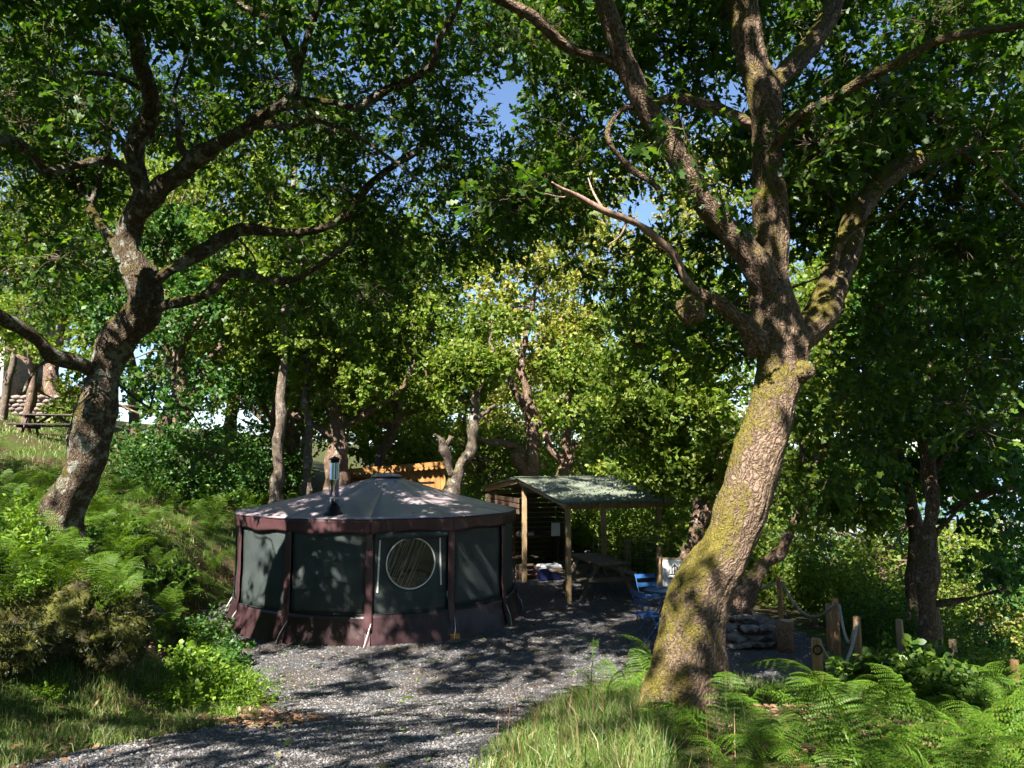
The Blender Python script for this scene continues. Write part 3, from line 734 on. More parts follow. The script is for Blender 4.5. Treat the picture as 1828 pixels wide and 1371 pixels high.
RD = 6.0
RS = 0.93
Rt = [(1212, 1345, RD, 96), (1214, 1300, RD, 84), (1217, 1250, RD, 73), (1224, 1200, RD, 67), (1238, 1101, RD, 65), (1262, 1040, RD, 59), (1300, 977, RD, 53), (1328, 897, RD, 52), (1350, 825, RD, 52), (1374, 752, RD, 47), (1384, 704, RD, 48), (1396, 656, RD, 51), (1398, 608, RD, 54), (1388, 555, RD, 49), (1378, 508, RD, 43), (1380, 430, RD - .02, 38), (1376, 355, RD - .05, 37), (1368, 254, RD - .1, 35), (1361, 167, RD - .2, 34), (1340, 100, RD - .25, 32), (1332, 51, RD - .3, 31), (1328, 0, RD - .35, 29), (1322, -120, RD - .5, 25), (1340, -300, RD - .7, 18), (1320, -480, RD - 1, 10)]
Rl = [
 [(1385, 545, RD, 30), (1362, 490, RD - .1, 31), (1331, 447, RD - .15, 28), (1290, 400, RD - .2, 26), (1255, 360, RD - .3, 25), (1215, 284, RD - .4, 26), (1185, 235, RD - .45, 27), (1154, 193, RD - .5, 25), (1118, 117, RD - .6, 23), (1096, 60, RD - .7, 22), (1078, 0, RD - .8, 20), (1050, -110, RD - 1, 15), (1040, -280, RD - 1.3, 8)],
 [(1140, 165, RD - .5, 12), (1110, 128, RD - .55, 13), (1083, 105, RD - .6, 13), (1017, 86, RD - .7, 12), (951, 30, RD - .9, 11), (900, 2, RD - 1, 10), (840, -50, RD - 1.2, 7), (760, -140, RD - 1.5, 4)],
 [(1405, 610, RD, 36), (1435, 592, RD + .05, 38), (1462, 565, RD + .1, 37), (1484, 520, RD + .2, 32), (1504, 472, RD + .25, 30), (1518, 425, RD + .3, 29), (1527, 381, RD + .35, 27), (1570, 325, RD + .5, 26), (1636, 284, RD + .7, 22), (1712, 264, RD + .9, 17), (1828, 243, RD + 1.2, 12), (1960, 200, RD + 1.5, 6)],
 [(1362, 190, RD - .2, 22), (1392, 140, RD - .15, 21), (1438, 91, RD, 20), (1484, 20, RD + .1, 18), (1500, -60, RD + .2, 15), (1560, -220, RD + .5, 8)],
 [(1372, 275, RD - .1, 14), (1392, 243, RD - .2, 14), (1433, 203, RD - .4, 13), (1494, 172, RD - .6, 12), (1550, 137, RD - .8, 11), (1611, 107, RD - 1, 10), (1680, 70, RD - 1.2, 10), (1740, 58, RD - 1.3, 10), (1828, 45, RD - 1.5, 9), (1960, 20, RD - 1.8, 5)],
 [(1350, 225, RD - .1, 12), (1321, 211, RD - .1, 11), (1265, 188, RD, 11), (1205, 175, RD + .1, 10), (1150, 190, RD + .2, 6)],
 [(1360, 620, RD, 30), (1335, 585, RD - .1, 24), (1310, 560, RD - .15, 20), (1275, 535, RD - .2, 18), (1245, 520, RD - .2, 15)],
 [(1480, 520, RD + .2, 10), (1500, 440, RD + .1, 6), (1540, 400, RD, 5), (1600, 380, RD - .2, 4)],
 [(1712, 264, RD + .9, 9), (1760, 300, RD + 1, 8), (1800, 340, RD + 1.1, 7), (1840, 380, RD + 1.3, 4)],
 [(1154, 193, RD - .5, 8), (1110, 195, RD - .5, 6), (1085, 245, RD - .5, 5), (1125, 300, RD - .4, 5), (1170, 330, RD - .4, 6), (1185, 375, RD - .4, 4)],
]
Rb = region_blobs(4, [
  (1000, 1330, -60, 300, 6.2, 9.0, 44, 0.34, 22),
  (1100, 1340, 200, 330, 4.6, 5.5, 2, 0.22, 14),
  (890, 1080, 40, 400, 6.2, 8.8, 26, 0.30, 20),
  (1400, 1880, -60, 330, 6.4, 9.0, 84, 0.38, 23),
  (1420, 1880, 0, 300, 5.3, 5.8, 7, 0.24, 16),
  (1180, 1340, 400, 640, 7.0, 9.0, 12, 0.30, 18),
  (1000, 1180, 430, 600, 7.5, 9.5, 6, 0.30, 16),
  (1560, 1880, 320, 520, 7.0, 9.0, 26, 0.34, 22), (1400, 1560, 220, 420, 7.5, 9.5, 14, 0.34, 22),
  (1560, 1880, 500, 800, 7.4, 10, 26, 0.36, 22),
  (1480, 1560, 640, 900, 7.4, 9.0, 5, 0.3, 18)])
Rb += box_blobs(5, [(-1.8, 1.2, 0.0, 3.4, 6.4, 8.6, 9, 0.30, 30), (0.2, 4.5, 1.6, 5.4, 7.2, 9.2, 16, 0.36, 36), (1, 8, 3.5, 9, 9.2, 11, 26, 0.6, 34), (-0.6, 2.4, 1.8, 4.6, 7.6, 9.8, 13, 0.40, 46), (0.5, 7.5, 1.5, 8.0, 7.0, 9.4, 22, 0.5, 20)])  # leaf clumps added above the view to dapple the trunk and limbs
Rt = [(a, b, d, r * (0.86 if b > 640 else 0.90)) for a, b, d, r in Rt]; Rl = [[(a, b, d, r * RS) for a, b, d, r in l] for l in Rl]
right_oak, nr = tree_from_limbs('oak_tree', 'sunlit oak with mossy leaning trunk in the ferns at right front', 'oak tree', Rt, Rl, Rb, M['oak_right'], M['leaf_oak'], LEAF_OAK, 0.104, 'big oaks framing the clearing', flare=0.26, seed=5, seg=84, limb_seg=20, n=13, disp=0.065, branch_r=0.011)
# bare dead limb, burl and cut stub on the right oak
P = limb_path([(1262, 535, RD - .2, 11), (1225, 500, RD - .25, 9), (1205, 457, RD - .3, 8), (1154, 411, RD - .4, 7), (1120, 392, RD - .5, 7), (1078, 376, RD - .6, 6), (1030, 350, RD - .7, 5), (1005, 338, RD - .8, 3.5), (985, 325, RD - .85, 1.2)], 5)
MB().tube([Vector(p[:3]) - right_oak.location for p in P], [p[3] for p in P], 8, disp=bark_disp(9, 0.1)).build('dead_limb', M['deadwood'], right_oak, True)
for q in ([(1078, 376, RD - .6, 3), (1060, 345, RD - .55, 2), (1050, 318, RD - .5, 1)], [(1030, 350, RD - .7, 2.5), (1000, 352, RD - .75, 1.6), (972, 345, RD - .8, .8)], [(1120, 392, RD - .5, 3), (1108, 420, RD - .5, 2), (1085, 438, RD - .5, 1)]):
    P = limb_path(q, 4); MB().tube([Vector(p[:3]) - right_oak.location for p in P], [p[3] for p in P], 6).build('dead_twig', M['deadwood'], right_oak, True)
def lump(name, c, rad, mat, parent, seed, flat=(1, 1, 1), amp=0.25, sub=3):
    bm = bmesh.new(); bmesh.ops.create_icosphere(bm, subdivisions=sub, radius=1.0)
    for v in bm.verts:
        k = 1 + amp * noise.fractal(v.co * 1.6 + Vector((seed, 0, 0)), 1.0, 2.0, 3)
        v.co = Vector((v.co.x * rad * flat[0], v.co.y * rad * flat[1], v.co.z * rad * flat[2])) * k
    me = bpy.data.meshes.new(name); bm.to_mesh(me); bm.free(); me.materials.append(mat)
    me.polygons.foreach_set('use_smooth', np.ones(len(me.polygons), dtype=bool))
    return link_mesh(name, me, parent, c)
lump('burl', at(1232, 552, RD - .2) - right_oak.location, 0.115, M['oak_right'], right_oak, 3, amp=0.3)
lump('burl', at(1432, 662, RD - .12) - right_oak.location, 0.085, M['oak_right'], right_oak, 8, amp=0.3)

# ------------------------------------------------------------------ woodland behind: trunks drawn from the photograph
def bg_tree(label, trunk, limbs, regs, bark, leafmat, seed, name='oak_tree', cat='oak tree', group='oaks behind the clearing', leaf=0.125, rb=()):
    return tree_from_limbs(name, label, cat, trunk, limbs, [(p_, r_ * 0.72, int(t_ * 1.15), 1) for p_, r_, t_ in region_blobs(seed, regs)] + list(rb), bark, leafmat, LEAF_FAR if leaf > .115 else LEAF_MID, leaf, group, flare=0.08, seed=seed, seg=14, limb_seg=9, n=4, twigs=False, disp=0.2, branch_r=0.03)
D = 20.5
bg_tree('tall slender grey-barked tree behind the left side of the yurt', [(492, 915, 19, 13), (497, 860, 19, 11), (500, 760, 19, 10), (506, 660, 19, 9), (512, 560, 19, 9), (516, 480, 19, 7), (520, 380, 19, 5), (530, 260, 19, 3)],
        [[(510, 600, 19, 6), (490, 560, 18.8, 4), (470, 500, 18.5, 3)], [(514, 520, 19, 5), (540, 470, 19, 3), (570, 420, 19, 2)]],
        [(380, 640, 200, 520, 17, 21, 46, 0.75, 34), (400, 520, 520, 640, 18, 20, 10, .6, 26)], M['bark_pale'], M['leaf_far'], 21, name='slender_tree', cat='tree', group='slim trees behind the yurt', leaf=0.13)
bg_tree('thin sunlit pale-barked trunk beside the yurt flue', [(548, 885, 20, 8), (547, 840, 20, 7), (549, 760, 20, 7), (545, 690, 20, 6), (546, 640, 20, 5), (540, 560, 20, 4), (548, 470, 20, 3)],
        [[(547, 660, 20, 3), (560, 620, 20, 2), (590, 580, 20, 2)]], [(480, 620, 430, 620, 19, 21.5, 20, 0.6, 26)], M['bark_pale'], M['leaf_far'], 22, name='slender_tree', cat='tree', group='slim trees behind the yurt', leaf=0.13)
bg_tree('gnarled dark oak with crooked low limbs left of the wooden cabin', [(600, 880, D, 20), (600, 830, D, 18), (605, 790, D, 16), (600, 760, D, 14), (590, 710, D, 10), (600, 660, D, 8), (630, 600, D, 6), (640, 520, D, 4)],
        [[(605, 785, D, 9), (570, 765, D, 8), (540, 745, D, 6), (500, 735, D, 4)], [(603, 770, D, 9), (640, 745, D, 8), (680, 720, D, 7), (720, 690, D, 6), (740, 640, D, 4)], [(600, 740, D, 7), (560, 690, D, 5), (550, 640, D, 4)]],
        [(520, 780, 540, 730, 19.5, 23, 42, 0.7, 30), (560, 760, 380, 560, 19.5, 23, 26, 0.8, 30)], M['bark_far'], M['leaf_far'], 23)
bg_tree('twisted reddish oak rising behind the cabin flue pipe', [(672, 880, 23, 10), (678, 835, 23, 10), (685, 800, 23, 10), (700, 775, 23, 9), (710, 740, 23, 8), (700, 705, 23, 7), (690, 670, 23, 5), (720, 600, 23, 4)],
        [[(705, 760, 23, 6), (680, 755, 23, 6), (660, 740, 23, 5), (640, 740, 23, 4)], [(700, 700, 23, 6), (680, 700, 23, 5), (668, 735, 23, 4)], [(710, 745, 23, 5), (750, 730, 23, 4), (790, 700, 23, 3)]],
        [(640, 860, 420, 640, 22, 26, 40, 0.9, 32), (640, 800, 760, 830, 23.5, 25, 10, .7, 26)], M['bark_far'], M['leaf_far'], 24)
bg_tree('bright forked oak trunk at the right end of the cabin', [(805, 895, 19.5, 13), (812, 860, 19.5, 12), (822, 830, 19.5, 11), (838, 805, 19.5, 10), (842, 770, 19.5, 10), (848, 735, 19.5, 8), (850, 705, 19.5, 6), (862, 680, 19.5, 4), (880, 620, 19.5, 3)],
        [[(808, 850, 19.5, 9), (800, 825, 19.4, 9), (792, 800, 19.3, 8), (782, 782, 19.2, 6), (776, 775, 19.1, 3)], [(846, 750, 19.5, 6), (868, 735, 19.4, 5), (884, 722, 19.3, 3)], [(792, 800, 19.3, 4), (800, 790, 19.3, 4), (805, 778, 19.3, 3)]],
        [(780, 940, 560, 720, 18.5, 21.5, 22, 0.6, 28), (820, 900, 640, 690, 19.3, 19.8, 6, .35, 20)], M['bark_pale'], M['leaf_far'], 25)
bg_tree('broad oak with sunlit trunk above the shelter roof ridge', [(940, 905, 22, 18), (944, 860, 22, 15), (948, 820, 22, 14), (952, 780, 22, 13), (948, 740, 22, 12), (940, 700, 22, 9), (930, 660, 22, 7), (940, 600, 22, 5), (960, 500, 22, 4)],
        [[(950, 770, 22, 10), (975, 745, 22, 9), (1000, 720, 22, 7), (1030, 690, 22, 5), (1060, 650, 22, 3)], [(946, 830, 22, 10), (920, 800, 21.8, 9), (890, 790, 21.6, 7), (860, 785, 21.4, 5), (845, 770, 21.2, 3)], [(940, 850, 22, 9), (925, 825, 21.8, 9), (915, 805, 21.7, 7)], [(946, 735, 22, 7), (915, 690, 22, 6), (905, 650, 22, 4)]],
        [(860, 1080, 340, 660, 21, 27, 70, 0.95, 36), (930, 1060, 260, 420, 24, 29, 24, 1.0, 36), (1090, 1340, 230, 480, 23, 29, 44, 1.0, 36)], M['bark_far'], M['leaf_sunlit'], 26)
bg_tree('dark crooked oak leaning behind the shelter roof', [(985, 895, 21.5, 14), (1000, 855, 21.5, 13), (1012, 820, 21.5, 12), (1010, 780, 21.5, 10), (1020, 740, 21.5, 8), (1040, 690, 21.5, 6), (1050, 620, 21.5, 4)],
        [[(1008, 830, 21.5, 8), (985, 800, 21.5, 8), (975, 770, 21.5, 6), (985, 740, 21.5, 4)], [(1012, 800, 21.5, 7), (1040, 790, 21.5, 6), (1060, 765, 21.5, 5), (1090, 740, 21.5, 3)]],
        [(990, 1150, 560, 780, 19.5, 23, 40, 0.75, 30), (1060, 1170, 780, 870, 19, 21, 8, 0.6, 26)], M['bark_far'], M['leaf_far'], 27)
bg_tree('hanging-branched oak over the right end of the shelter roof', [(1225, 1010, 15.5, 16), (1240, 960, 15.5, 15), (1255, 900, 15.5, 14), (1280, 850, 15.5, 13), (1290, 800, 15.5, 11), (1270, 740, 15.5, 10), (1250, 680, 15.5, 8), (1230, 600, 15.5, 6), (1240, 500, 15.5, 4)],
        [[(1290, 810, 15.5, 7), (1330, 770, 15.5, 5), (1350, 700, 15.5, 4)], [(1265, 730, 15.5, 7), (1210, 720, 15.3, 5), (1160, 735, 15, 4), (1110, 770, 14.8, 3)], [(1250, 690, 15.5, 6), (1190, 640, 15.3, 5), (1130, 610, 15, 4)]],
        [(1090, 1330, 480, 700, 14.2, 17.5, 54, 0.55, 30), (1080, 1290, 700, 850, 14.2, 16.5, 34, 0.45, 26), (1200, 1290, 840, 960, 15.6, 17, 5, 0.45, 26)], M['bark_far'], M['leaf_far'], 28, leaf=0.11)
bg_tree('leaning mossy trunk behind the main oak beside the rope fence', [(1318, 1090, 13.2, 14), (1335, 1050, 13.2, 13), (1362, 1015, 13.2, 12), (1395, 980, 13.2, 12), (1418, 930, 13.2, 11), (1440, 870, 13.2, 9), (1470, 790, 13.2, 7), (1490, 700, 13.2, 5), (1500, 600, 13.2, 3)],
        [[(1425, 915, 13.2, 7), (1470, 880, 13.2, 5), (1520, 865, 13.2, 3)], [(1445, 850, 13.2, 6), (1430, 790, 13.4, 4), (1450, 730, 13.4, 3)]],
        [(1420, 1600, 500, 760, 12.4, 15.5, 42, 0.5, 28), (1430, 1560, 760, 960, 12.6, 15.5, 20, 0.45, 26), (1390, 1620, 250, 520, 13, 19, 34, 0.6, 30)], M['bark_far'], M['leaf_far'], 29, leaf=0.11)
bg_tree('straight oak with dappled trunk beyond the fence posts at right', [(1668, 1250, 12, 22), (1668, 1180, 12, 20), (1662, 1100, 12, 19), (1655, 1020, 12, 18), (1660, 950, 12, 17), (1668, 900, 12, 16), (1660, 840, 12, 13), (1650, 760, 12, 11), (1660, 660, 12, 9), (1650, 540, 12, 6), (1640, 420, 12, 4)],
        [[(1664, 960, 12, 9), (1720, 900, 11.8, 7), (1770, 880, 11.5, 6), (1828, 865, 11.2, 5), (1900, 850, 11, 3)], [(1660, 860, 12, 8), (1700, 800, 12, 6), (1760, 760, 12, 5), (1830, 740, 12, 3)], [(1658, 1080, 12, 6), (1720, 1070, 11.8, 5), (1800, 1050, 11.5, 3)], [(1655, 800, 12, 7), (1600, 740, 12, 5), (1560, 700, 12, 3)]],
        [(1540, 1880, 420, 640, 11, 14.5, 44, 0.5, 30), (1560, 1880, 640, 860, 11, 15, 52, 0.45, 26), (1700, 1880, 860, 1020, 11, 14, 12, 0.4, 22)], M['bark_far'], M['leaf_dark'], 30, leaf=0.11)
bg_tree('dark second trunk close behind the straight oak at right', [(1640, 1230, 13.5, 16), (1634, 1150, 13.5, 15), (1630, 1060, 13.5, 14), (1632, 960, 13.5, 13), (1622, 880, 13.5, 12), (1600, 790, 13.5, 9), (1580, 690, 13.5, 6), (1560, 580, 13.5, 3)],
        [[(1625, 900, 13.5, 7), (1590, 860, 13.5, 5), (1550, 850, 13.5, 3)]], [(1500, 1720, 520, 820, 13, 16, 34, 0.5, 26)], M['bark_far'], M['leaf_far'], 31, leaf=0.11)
bg_tree('small dark tree beside the far picnic table at left', [(40, 790, 24, 10), (50, 745, 24, 9), (58, 700, 24, 8), (60, 650, 24, 8), (50, 600, 24, 6), (40, 540, 24, 4)],
        [[(59, 655, 24, 5), (35, 635, 24, 4), (10, 620, 24, 3)]], [(-20, 160, 540, 660, 23, 27, 20, 0.8, 30), (100, 150, 640, 740, 24.5, 26, 5, 0.6, 26)], M['bark_far'], M['leaf_far'], 32, name='small_tree', cat='tree', group=None)
bg_tree('pale leaning trunk in front of the white stone house', [(2, 770, 26, 8), (8, 720, 26, 7), (20, 660, 26, 7), (32, 620, 26, 5), (60, 600, 26, 4)], [], [(-40, 90, 520, 610, 25, 28, 8, 0.8, 30)], M['bark_pale'], M['leaf_far'], 33, name='small_tree', cat='tree', group=None)

# ------------------------------------------------------------------ the rest of the wood: a few grown oaks, repeated
def grow_oak(seed, height=8.0, spread=3.2, nleaf=420, leaf=0.17, mat=None, bark=None, fork=0.28, low=0.3):
    r = random.Random(seed)
    root = empty('oak_tree'); tr = []
    x = y = 0.0
    for k in range(6):
        t = k / 5; tr.append((x, y, t * height * (fork + 0.32) - 0.4, 0.24 * (1 - 0.62 * t)))
        x += r.gauss(0, 0.22); y += r.gauss(0, 0.22)
    tp = catmull(tr, 3); m = MB(); m.tube([Vector(p[:3]) for p in tp], [p[3] for p in tp], 9, disp=bark_disp(seed, 0.2, 0.1))
    nodes = [tp[8:]]
    for k in range(7):
        a = k * 2.4 + r.uniform(-.4, .4); s = tp[r.randrange(6, len(tp) - 1)]; L = spread * r.uniform(0.7, 1.1)
        pts = [(*s[:3], s[3] * 0.6)]; p = Vector(s[:3]); d = Vector((math.cos(a), math.sin(a), r.uniform(0.25, 1.1))).normalized()
        for q in range(4):
            d = (d + Vector((r.gauss(0, .35), r.gauss(0, .35), r.gauss(0.08, .3)))).normalized(); p = p + d * L / 4
            pts.append((*p, s[3] * 0.6 * (1 - 0.2 * (q + 1))))
        P = catmull(pts, 3); m.tube([Vector(q[:3]) for q in P], [max(q[3], .012) for q in P], 6, disp=bark_disp(seed + k, 0.2)); nodes.append(P)
    ND = np.vstack(nodes); lv = Leaves(seed)
    for k in range(nleaf // 10):
        while True:
            q = Vector((r.uniform(-1, 1), r.uniform(-1, 1), r.uniform(-1, 1)))
            if 0.25 < q.length < 1: break
        c = Vector((q.x * spread, q.y * spread, height * (0.5 + low / 2) + q.z * height * (0.5 - low / 2)))
        k2 = int(np.argmin(np.linalg.norm(ND[:, :3] - np.array(c), axis=1))); a = Vector(ND[k2][:3])
        m.tube([a, a.lerp(c, 0.5) + Vector((r.gauss(0, .12), r.gauss(0, .12), r.gauss(0, .12))), c], [0.035, 0.022, 0.01], 4, cap=False)
        lv.blob(c, 0.62 * r.uniform(0.7, 1.2), 44, leaf * 0.78, per=9, up=0.22, ln=(0.3, 0.55), cls=1)
    m.build('trunk', bark, root, True)
    link_mesh('crown', lv.mesh('crown', LEAF_FAR, mat), root)
    return root
protos = [grow_oak(41, 8.5, 3.3, 430, 0.17, M['leaf_far'], M['bark_far'], low=0.36), grow_oak(42, 7.5, 3.0, 430, 0.17, M['leaf_dark'], M['bark_far'], low=0.18),
          grow_oak(43, 9.5, 3.6, 500, 0.18, M['leaf_sunlit'], M['bark_far'], low=0.38), grow_oak(44, 7.0, 3.4, 460, 0.16, M['leaf_far'], M['bark_far'], low=0.3), grow_oak(45, 8.0, 3.0, 420, 0.16, M['leaf_dark'], M['bark_far'], low=0.25)]
# (x, y, kind, scale, label)
WOOD = [(-11, 25, 0, 1.3, 0), (-18, 30, 2, 1.4, 0), (-6.6, 23.0, 0, 1.1, 0), (-5.2, 29, 0, 1.05, 1), (-9.6, 37, 3, 1.3, 1), (-9.0, 20, 1, 1.0, 0), (-8.2, 26, 3, 1.1, 0), (-11.5, 30, 2, 1.2, 0), (-16, 33, 0, 1.3, 0), (-23, 38, 0, 1.3, 0),
        (-1.5, 31, 3, 1.25, 1), (-6.5, 35, 2, 1.3, 1), (1.0, 34, 2, 1.3, 1), (4.6, 36, 0, 1.3, 1), (8.0, 34, 2, 1.2, 1), (-2.5, 40, 0, 1.4, 1), (-12, 42, 4, 1.4, 1),
        (6.4, 21, 3, 0.9, 2), (11.8, 25, 3, 1.05, 2), (12, 32, 0, 1.2, 2), (18.5, 22, 3, 1.1, 2), (20, 31, 2, 1.2, 2)]
WLAB = ['dense leafy oak on the slope behind the left oak', 'sunlit oak in the wood beyond the wooden cabin and shelter', 'leafy oak on the falling slope beyond the fence posts']
WGRP = ['oaks on the left slope', 'oaks beyond the cabin and shelter', 'oaks on the falling slope at right']
WOOD += [(-12.4, 28, 4, 1.15, 0), (-8.6, 31, 1, 1.2, 0), (-26, 44, 0, 1.6, 0), (-17, 46, 3, 1.5, 0), (-9, 48, 1, 1.6, 1), (-3, 52, 3, 1.7, 1), (4, 50, 4, 1.7, 1), (11, 48, 1, 1.7, 1), (18, 44, 3, 1.6, 2), (25, 40, 4, 1.6, 2), (31, 46, 0, 1.7, 2), (15.5, 30, 1, 1.3, 2)]
first = {}; wood = {0: [], 1: [], 2: []}
for i, (x, y, k, s, g) in enumerate(WOOD):
    t = protos[k] if k not in first else copy_tree(protos[k]); first[k] = 1
    t.location = (x, y, gz(x, y)); t.rotation_euler = (0, 0, i * 1.7); t.scale = (s,) * 3
    tag(t, WLAB[g], 'oak tree', WGRP[g]); wood[g].append(t)
for g in wood: from_left(wood[g], WLAB[g])
# oaks behind the viewer whose crowns throw the dappled shade on the track
BACK = [(-4.6, -2.4, 3, 1.25), (-7.2, -6.5, 0, 1.25), (-2.0, -9.0, 3, 1.3), (-9.5, 0.0, 1, 1.1), (3.6, -7.0, 4, 1.2)]
BACK += [(-13, -8, 0, 1.2), (-9, -14, 2, 1.1), (-4, -16, 3, 1.1), (1.5, -15, 0, 1.15), (6.5, -13, 3, 1.2), (9, -7, 1, 1.2), (10, -1, 4, 1.2), (10.5, 5, 3, 1.0), (-13.5, 1, 3, 1.2), (-14, 8, 4, 1.1), (5.5, -4.5, 1, 1.0)]
for i, (x, y, k, s) in enumerate(BACK):
    t = copy_tree(protos[k]); t.location = (x, y, gz(x, y)); t.rotation_euler = (0, 0, 2.1 + i * 1.3); t.scale = (s,) * 3
    tag(t, 'oak of the same wood standing behind the viewer', 'oak tree', 'oaks behind the viewer')

# ------------------------------------------------------------------ yurt
YC = Vector((-2.52, 14.7, 0)); YR = 2.57; YA = math.atan2(2.52, 14.7)
SEAM0 = R(-3); STEP = R(30)
def ydir(th): a = th + YA; return Vector((math.sin(a), -math.cos(a), 0))
def yrad(th):
    u = ((th - SEAM0 + STEP / 2) % STEP) - STEP / 2          # angle from nearest seam
    u = STEP / 2 - abs(u)
    poly = math.cos(STEP / 2) / math.cos(u)
    return YR * (0.45 + 0.55 * poly)
yurt = empty('yurt', YC); tag(yurt, 'round canvas yurt with maroon trim and green wall panels on the slate pad', 'yurt')
E0, E1, S1 = 1.92, 1.71, 0.47        # eave, valance bottom, skirt top
APEX = Vector((0.14, 0.0, 2.58))
def wallpt(th, z, out=0.0, wob=0.0):
    d = ydir(th); r = yrad(th) + out
    if wob:
        q = d * YR
        r += wob * noise.fractal(Vector((q.x * 1.3, q.y * 1.3, z * 2.2)), 1.0, 2.0, 3)
    return d * r + Vector((0, 0, z))
def grid_part(name, mat, fn, nu, nv, parent, smooth=True, thick=0.0):
    V = [fn(i / nu, j / nv) for j in range(nv + 1) for i in range(nu + 1)]
    T = [(j * (nu + 1) + i, j * (nu + 1) + i + 1, (j + 1) * (nu + 1) + i + 1, (j + 1) * (nu + 1) + i) for j in range(nv) for i in range(nu)]
    m = MB(); m.add(V, T); o = m.build(name, mat, parent, smooth)
    if thick:
        md = o.modifiers.new('thickness', 'SOLIDIFY'); md.thickness = thick; md.offset = -1
    return o
HW = 0.062                             # half width of a seam strip in metres
ha = HW / YR
for k in range(12):
    t0 = SEAM0 + k * STEP; t1 = t0 + STEP
    def roof(u, v, t0=t0, t1=t1):
        th = t0 + (t1 - t0) * u; d = ydir(th); e = d * (yrad(th) + 0.045) + Vector((0, 0, E0))
        ap = APEX + d * 0.16 - Vector((0, 0, 0.03))
        p = e.lerp(ap, v); sag = math.sin(math.pi * v) * (0.035 + 0.03 * math.sin(math.pi * u))
        p.z -= sag; p.z += 0.008 * noise.noise(Vector((p.x * 3, p.y * 3, 0)))
        return p
    grid_part('roof_panel', M['roof_fabric'], roof, 8, 12, yurt, True, 0.006)
    def val(u, v, t0=t0, t1=t1):
        th = t0 + (t1 - t0) * u
        return wallpt(th, E0 + 0.012 - (E0 + 0.012 - E1 + 0.018 * math.sin(u * 9 + k)) * v, 0.05 - 0.012 * v, 0.035 * v)
    grid_part('valance', M['maroon'], val, 24, 5, yurt, True, 0.004)
    def panel(u, v, t0=t0, t1=t1):
        th = t0 + ha + (t1 - t0 - 2 * ha) * u
        return wallpt(th, E1 + 0.08 - (E1 + 0.08 - S1 + 0.02) * v, -0.012 - 0.02 * math.sin(math.pi * v), 0.012)
    if k != 0: grid_part('wall_panel', M['green'], panel, 14, 10, yurt, True, 0.004)
    def strap(u, v, t0=t0):
        th = t0 + ha * (2 * u - 1)
        fl = 0.05 * smooth01((v - 0.7) / 0.3)
        return wallpt(th, E1 + 0.06 - (E1 + 0.06 - 0.20) * v, 0.012 + fl, 0.012)
    sp = grid_part('seam_strip', M['maroon'], strap, 5, 16, yurt, True, 0.006)
    def skirt(u, v, t0=t0, t1=t1):
        th = t0 + (t1 - t0) * u
        fl = 0.02 + 0.11 * v ** 1.6 + 0.07 * v * noise.noise(Vector((th * 4.2, 3.3, v)))
        z = S1 - (S1 + 0.03) * v + 0.05 * math.sin(u * math.pi) * (1 - v) * -0.3
        return wallpt(th, z, fl, 0.05 * v)
    grid_part('skirt', M['skirt'], skirt, 18, 8, yurt, True, 0.004)
    # piping between panel and skirt
    MB().tube([wallpt(t0 + (t1 - t0) * i / 16, S1 + 0.005, 0.012, 0.0) for i in range(17)], 0.007, 5).build('piping', M['green'], yurt, True)
    # tie-down strap with white cord at the foot of each seam
    m = MB(); b = wallpt(t0, 0.22, 0.065); e = wallpt(t0, 0.02, 0.14)
    m.bar(b, e, 0.09, 0.012, up=ydir(t0)); tie = m.build('tie_strap', M['maroon'], yurt)
    s = wallpt(t0 + 0.02, 0.36, 0.045); q = wallpt(t0 - 0.02, 0.0, 0.20)
    MB().tube([s, s.lerp(q, 0.5) + ydir(t0) * 0.03, q], 0.007, 5).build('cord', M['white_cord'], tie, True)
MB().box(wallpt(SEAM0 + STEP, 0.05, 0.10), (0.16, 0.12, 0.10), Matrix.Rotation(R(27) + YA, 3, 'Z'), 0.01).build('foot_block', M['larch'], yurt)
# window panel: the panel with a round hole, clear pane, white ring, roll-up cover and ties
t0 = SEAM0; t1 = t0 + STEP; tc = (t0 + t1) / 2
WZ, WR = 1.225, 0.395
def panel_pt(x, z, out=0.0):
    """x metres along the panel from its middle"""
    th = tc + x / (YR * 0.985)
    v = (E1 + 0.08 - z) / (E1 + 0.08 - S1)
    return wallpt(th, z, -0.012 - 0.02 * math.sin(math.pi * min(1, max(0, v))) + out, 0.006)
hw_ = (STEP / 2 - ha) * YR * 0.985
V, T = [], []; NA, NRr = 64, 5
for j in range(NRr + 1):
    for i in range(NA):
        a = 2 * math.pi * i / NA; cx, cz = WR * math.cos(a), WZ + WR * math.sin(a)
        k_ = min(hw_ / max(abs(math.cos(a)), 1e-6), ((E1 + 0.08 - WZ) if math.sin(a) > 0 else (WZ - S1 + 0.02)) / max(abs(math.sin(a)), 1e-6))
        ex, ez = k_ * math.cos(a), WZ + k_ * math.sin(a)
        t = j / NRr; V.append(panel_pt(cx + (ex - cx) * t, cz + (ez - cz) * t))
for j in range(NRr):
    for i in range(NA): T.append((j * NA + i, (j + 1) * NA + i, (j + 1) * NA + (i + 1) % NA, j * NA + (i + 1) % NA))
m = MB(); m.add(V, T); wp = m.build('wall_panel', M['green'], yurt, True); wp['label'] = 'green wall panel with the round window'
md = wp.modifiers.new('thickness', 'SOLIDIFY'); md.thickness = 0.004; md.offset = -1
win = empty('window', (0, 0, 0)); win.parent = yurt
m = MB(); ring = [panel_pt(WR * math.cos(a), WZ + WR * math.sin(a), 0.012) for a in [2 * math.pi * i / 64 for i in range(65)]]
m.tube(ring, 0.011, 6, cap=False); m.build('ring', M['white_cord'], win, True)
V = [panel_pt(0, WZ, 0.0)]; T = []
